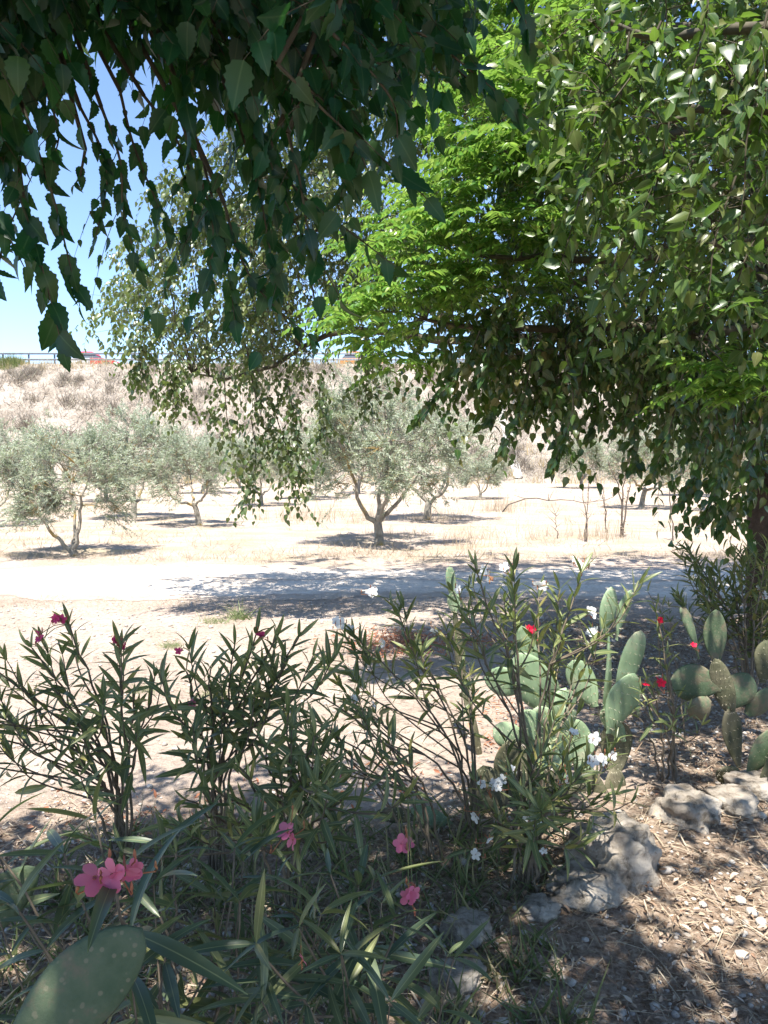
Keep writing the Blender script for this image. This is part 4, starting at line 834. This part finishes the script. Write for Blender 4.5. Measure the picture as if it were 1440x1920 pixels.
# dark bushy ones at the right edge
oleander('dark_oleander', G(1400, 1330), tips([(1340, 1060, 4), (1290, 1030, 3), (1390, 1040, 4), (1440, 1080, 4), (1320, 1120, 3), (1420, 1140, 3), (1480, 1040, 3), (1370, 1100, 3), (1300, 1090, 2), (1440, 1020, 3), (1460, 1160, 2)], 5.2, .2),
    'dark dense oleander bush under the trunk at the right edge', .13, r=.008, low=.45, dens=1.1, flowers=[(P(1432, 1112, 5.0), 2, WF), (P(1420, 1102, 5.0), 1, WF)])
oleander('dark_oleander', G(1280, 1400), tips([(1215, 1110, 1), (1235, 1130, 1)], 4.7), 'thin dark oleander sprig left of the dense bush', .08, r=.005, low=.8)

# ------------------------------------------------------------------ prickly pears
R = rng(81)
def pad(parent, a, b, wid, yaw=0.0, thick=.022, mat='cactus', blunt=0.0):
    """obovate pad from base point a to tip b; yaw turns its face away from the camera"""
    a = np.array(a); b = np.array(b); Lv = b-a; L = np.linalg.norm(Lv); Y = Lv/L
    fr = np.array([math.sin(yaw), -math.cos(yaw), .0]); Z = nz(fr-Y*np.dot(fr, Y)); X = np.cross(Y, Z)
    nu, nv = 22, 14; t = np.linspace(0, 1, nu); m = MB(); v = []
    ph = R.uniform(0, 6); bend_ = R.normal(0, .05)
    for i in range(nu):
        s = t[i]; wr = (math.sin(math.pi*min(1, max(0, s))**(1.0)))**.55*(.62+.5*s-.12*s*s); wr = max(wr, .22*(1-s*3) if s < .33 else 0)
        hw = wid*.5*wr*(1+.05*math.sin(5*s+ph)); ht = thick*.5*(wr**.6)*(1.2-.3*s)
        c = a+Y*L*s+Z*(bend_*L*math.sin(math.pi*s))
        for j in range(nv):
            th = 2*math.pi*j/nv; cx, sx = math.cos(th), math.sin(th)
            v.append(c+X*hw*cx*(1+.015*math.sin(3*th+ph))+Z*ht*np.sign(sx)*abs(sx)**.8+Z*.010*math.sin(4*s+ph)*cx)
    q = [(i*nv+j, i*nv+(j+1) % nv, (i+1)*nv+(j+1) % nv, (i+1)*nv+j) for i in range(nu-1) for j in range(nv)]
    m.add(v, q=q)
    # spines in rows on both faces
    sp = []; sd = []
    for i in range(2, nu-1, 3):
        hw = np.linalg.norm(v[i*nv]-v[i*nv+nv//2])/2; c = (v[i*nv]+v[i*nv+nv//2])/2
        for f in np.arange(-.8, .81, .4):
            f2 = f+(.2 if (i//3) % 2 else 0); 
            if abs(f2) > .92: continue
            for sgn in (1, -1):
                p = c+X*hw*f2+Z*sgn*thick*.5*math.sqrt(1-f2*f2)*.9
                for _ in range(2): sp.append([p, p+(Z*sgn+R.normal(0, .35, 3))*.012])
    if sp and mat != 'cactus_shaded': m.tubes(np.array(sp), np.array([[.0009, .0002]]*len(sp)), 3, mat=1)
    return m.build('pad', [M[mat], M['spine']], parent)
def cactus(label, base, pads, name='prickly_pear'):
    e = empty(name, base, label, 'cactus', 'prickly pear cacti')
    for p in pads:
        (a, b, d, wpx, yaw), mt = p[:5], (p[5] if len(p) > 5 else 'cactus'); d2 = p[6] if len(p) > 6 else d
        pad(e, P(*a, d), P(*b, d2), wpx/F*d, yaw, .024, mt)
    return e
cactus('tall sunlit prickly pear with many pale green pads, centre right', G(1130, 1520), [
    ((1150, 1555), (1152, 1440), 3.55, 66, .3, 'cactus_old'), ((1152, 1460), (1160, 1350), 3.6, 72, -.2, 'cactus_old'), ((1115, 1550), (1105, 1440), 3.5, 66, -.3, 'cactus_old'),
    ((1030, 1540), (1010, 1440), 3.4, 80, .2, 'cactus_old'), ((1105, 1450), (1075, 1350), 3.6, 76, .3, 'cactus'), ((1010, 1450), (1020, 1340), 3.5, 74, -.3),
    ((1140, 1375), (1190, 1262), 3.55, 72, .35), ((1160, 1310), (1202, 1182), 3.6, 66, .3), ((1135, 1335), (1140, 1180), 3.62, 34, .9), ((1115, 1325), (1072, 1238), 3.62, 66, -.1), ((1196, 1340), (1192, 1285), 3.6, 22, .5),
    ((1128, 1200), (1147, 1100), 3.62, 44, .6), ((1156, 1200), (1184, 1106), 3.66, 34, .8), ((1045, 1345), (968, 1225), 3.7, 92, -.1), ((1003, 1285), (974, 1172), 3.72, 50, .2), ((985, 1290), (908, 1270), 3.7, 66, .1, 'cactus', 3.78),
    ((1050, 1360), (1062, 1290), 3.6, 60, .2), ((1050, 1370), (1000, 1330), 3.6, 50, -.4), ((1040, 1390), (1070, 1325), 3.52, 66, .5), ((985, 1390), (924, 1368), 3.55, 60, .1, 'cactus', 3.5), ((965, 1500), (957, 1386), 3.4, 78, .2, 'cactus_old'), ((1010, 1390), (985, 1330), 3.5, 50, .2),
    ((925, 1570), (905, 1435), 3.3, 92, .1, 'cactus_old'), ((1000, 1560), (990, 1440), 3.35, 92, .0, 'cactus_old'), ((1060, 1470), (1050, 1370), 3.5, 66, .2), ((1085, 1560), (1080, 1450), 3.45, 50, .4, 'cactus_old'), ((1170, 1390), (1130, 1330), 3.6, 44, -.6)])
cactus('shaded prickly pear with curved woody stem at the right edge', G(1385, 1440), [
    ((1388, 1445), (1368, 1330), 3.85, 52, .3, 'cactus_old'), ((1372, 1345), (1340, 1235), 3.9, 50, -.3, 'cactus_old'), ((1345, 1250), (1342, 1142), 3.95, 52, .2, 'cactus_shaded'), ((1310, 1235), (1278, 1138), 3.95, 34, .7, 'cactus_shaded'),
    ((1352, 1290), (1258, 1275), 3.9, 86, .2, 'cactus_shaded'), ((1330, 1310), (1290, 1340), 3.85, 60, .3, 'cactus_shaded'), ((1370, 1330), (1402, 1262), 3.9, 66, -.2, 'cactus_shaded'), ((1400, 1340), (1445, 1290), 3.9, 56, .2, 'cactus_shaded'), ((1430, 1280), (1445, 1200), 3.9, 70, .1, 'cactus_old')])
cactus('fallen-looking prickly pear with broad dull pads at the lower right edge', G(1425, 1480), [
    ((1400, 1455), (1470, 1360), 3.6, 62, .3, 'cactus_shaded'), ((1400, 1470), (1345, 1445), 3.6, 50, -.2, 'cactus_old'), ((1425, 1490), (1475, 1400), 3.55, 80, .1, 'cactus_old')])
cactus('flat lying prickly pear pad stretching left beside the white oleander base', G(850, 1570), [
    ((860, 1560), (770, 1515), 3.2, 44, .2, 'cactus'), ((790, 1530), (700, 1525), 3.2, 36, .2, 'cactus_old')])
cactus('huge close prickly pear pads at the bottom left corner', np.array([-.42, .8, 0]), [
    ((-20, 2060), (268, 1742), .95, 190, .25, 'cactus_shaded', 1.05), ((-110, 1800), (70, 1625), 1.5, 100, .3, 'cactus_shaded')])
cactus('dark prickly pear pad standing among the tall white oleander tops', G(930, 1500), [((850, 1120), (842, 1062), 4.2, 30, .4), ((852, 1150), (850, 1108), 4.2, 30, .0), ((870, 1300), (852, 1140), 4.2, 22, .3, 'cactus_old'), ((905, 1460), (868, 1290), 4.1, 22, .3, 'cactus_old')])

# ------------------------------------------------------------------ rocks
def rock(px, py, w_, d_, h_, seed, label, rz=0, sink=.3):
    g = G(px, py); bm = bmesh.new(); bmesh.ops.create_icosphere(bm, subdivisions=5, radius=1); o3 = Vector((seed*7.3, seed*3.1, seed))
    for v in bm.verts:
        p = v.co.copy(); n1 = noise.noise(p*1.1+o3); n2 = noise.noise(p*2.6+o3); n3 = noise.noise(p*6+o3); n4 = noise.noise(p*14+o3)
        k = 1+.30*n1+.26*n2-.16*abs(n3)+.05-.07*abs(n4)
        q = p*k; q.z = min(q.z, .75+.12*n2+.05*n3); v.co = Vector((q.x*w_, q.y*d_, q.z*h_))
    me = bpy.data.meshes.new('rock'); bm.to_mesh(me); bm.free(); me.materials.append(M['rock'])
    for p in me.polygons: p.use_smooth = True
    o = bpy.data.objects.new('rock', me); C.objects.link(o); o.location = (g[0], g[1], g[2]+h_*(.5-sink)); o.rotation_euler = (0, 0, rz)
    return tag(o, label, 'rock', 'rocks edging the flower bed')
rock(1150, 1650, .17, .14, .17, 1, 'largest pale limestone rock with a sunlit knob, at the foot of the tall prickly pear', .3)
rock(1285, 1555, .13, .13, .10, 2.7, 'sunlit white rock with a split edge, right of the largest rock', .8)
rock(1365, 1530, .11, .13, .08, 3.1, 'shaded brown rock beside the sunlit split rock')
rock(880, 1765, .085, .07, .07, 4.4, 'rounded grey rock in shade at the bottom centre')
rock(855, 1850, .09, .07, .05, 5.2, 'speckled grey rock, lowest in the photo', .5)
rock(1090, 1690, .14, .11, .07, 6.9, 'low dark rock half buried in front of the largest rock')
rock(1410, 1500, .12, .12, .08, 8.8, 'flat shaded rock at the right edge')
rock(1010, 1720, .07, .06, .04, 9.4, 'small rock nested in leaf litter between the grey and the largest rock')

# ------------------------------------------------------------------ litter, pebbles, straw, rusty leaves (stuff)
R = rng(91)
def bed(n):
    x = R.uniform(-2.2, 4.2, n*3); y = .9+7*R.random(n*3)**1.5; wv = .4*np.sin(x*3)+.25*np.sin(x*7+y*5)
    ok = ((y < 3.25+wv*.6) | ((x > 1.15+wv*.6+.12*(y-3)) & (y < 7.5))) & (np.abs(x) < .62*y+.4)
    sel = np.where(ok)[0][:n]; return x[sel], y[sel]
x, y = bed(40000); k = (np.sin(x*5+y*3)*np.sin(y*6-x*2)+R.normal(0, .55, len(x))) > -.25; x, y = x[k], y[k]; n = len(x); m = MB()
m.leaves(T_litter, np.column_stack([x, y, gz(x, y)+R.uniform(.001, .022, n)]), np.column_stack([R.normal(0, 1, (n, 2)), R.normal(0, .18, n)]), np.column_stack([R.normal(0, .45, (n, 2)), np.ones(n)]), R.uniform(.008, .036, n), R.uniform(.35, .9, n))
struct(m.build('leaf_litter', M['litter']), 'stuff')
x, y = bed(16000); n = len(x); m = MB()
m.leaves(T_blade_lo, np.column_stack([x, y, gz(x, y)+R.uniform(.004, .03, n)]), np.column_stack([R.normal(0, 1, (n, 2)), R.normal(0, .15, n)]), np.column_stack([R.normal(0, .3, (n, 2)), np.ones(n)]), R.uniform(.03, .13, n), R.uniform(.5, 1.1, n))
struct(m.build('fallen_straw', M['straw']), 'stuff')
# pebbles
bm = bmesh.new(); bmesh.ops.create_icosphere(bm, subdivisions=1, radius=1); iv = np.array([v.co for v in bm.verts]); it = np.array([[v.index for v in f.verts] for f in bm.faces]); bm.free()
x, y = bed(6500); k = R.random(len(x)) < .8; x, y = x[k], y[k]; n0 = len(x)
x2 = R.uniform(-4, 3, 5200); y2 = R.uniform(3.4, 8.6, 5200); x = np.concatenate([x, x2]); y = np.concatenate([y, y2]); n = len(x)
sz = np.concatenate([R.gamma(2.2, .003, n0)+.003, R.gamma(1.6, .0035, 5200)+.002]); s3 = R.uniform(.6, 1.2, (n, 3))*[1, 1, .6]*sz[:, None]; a = R.uniform(0, 6.3, n)
v = iv[None]*(1+R.normal(0, .10, (n, len(iv), 1)))*s3[:, None]; ca, sa = np.cos(a)[:, None], np.sin(a)[:, None]
v = np.stack([v[..., 0]*ca-v[..., 1]*sa, v[..., 0]*sa+v[..., 1]*ca, v[..., 2]], -1)+np.column_stack([x, y, gz(x, y)+sz*.35])[:, None]
m = MB(); m.add(v.reshape(-1, 3), t=(it[None]+(np.arange(n)*len(iv))[:, None, None]).reshape(-1, 3)); struct(m.build('pebbles', M['pebble']), 'stuff')
# rusty dry leaf drifts on the sand
m = MB(); 
for px, py, sx, sy, cnt in ((760, 1215, .55, .45, 1300), (905, 1215, .28, .3, 240), (930, 1330, .2, .3, 70), (925, 1395, .12, .2, 50), (700, 1470, .5, .3, 90), (300, 1530, .7, .25, 120), (1010, 1380, .3, .3, 200)):
    g = G(px, py); x = R.normal(g[0], sx/2, cnt); y = R.normal(g[1], sy/2, cnt)
    m.leaves(T_litter, np.column_stack([x, y, gz(x, y)+R.uniform(.002, .04, cnt)]), np.column_stack([R.normal(0, 1, (cnt, 2)), R.normal(0, .4, cnt)]), np.column_stack([R.normal(0, .7, (cnt, 2)), np.ones(cnt)]), R.uniform(.02, .05, cnt), R.uniform(.4, .8, cnt))
struct(m.build('rusty_leaf_drift', M['rusty']), 'stuff')
# low green-grey undergrowth in the near bed
m = MB(); n = 420; x = R.uniform(-1.3, .55, n); y = R.uniform(1.9, 3.3, n); tufts(m, np.column_stack([x, y]), gz(x, y), 7, R.uniform(.05, .2, n), .03, T_blade, lean=.8, wid=1.6)
struct(m.build('undergrowth', leafmat('undergrowth_blade', [(.06, .10, .04), (.12, .15, .06), (.26, .22, .13)], .6, .25, (.3, .35, .1), 0, .2)), 'stuff')
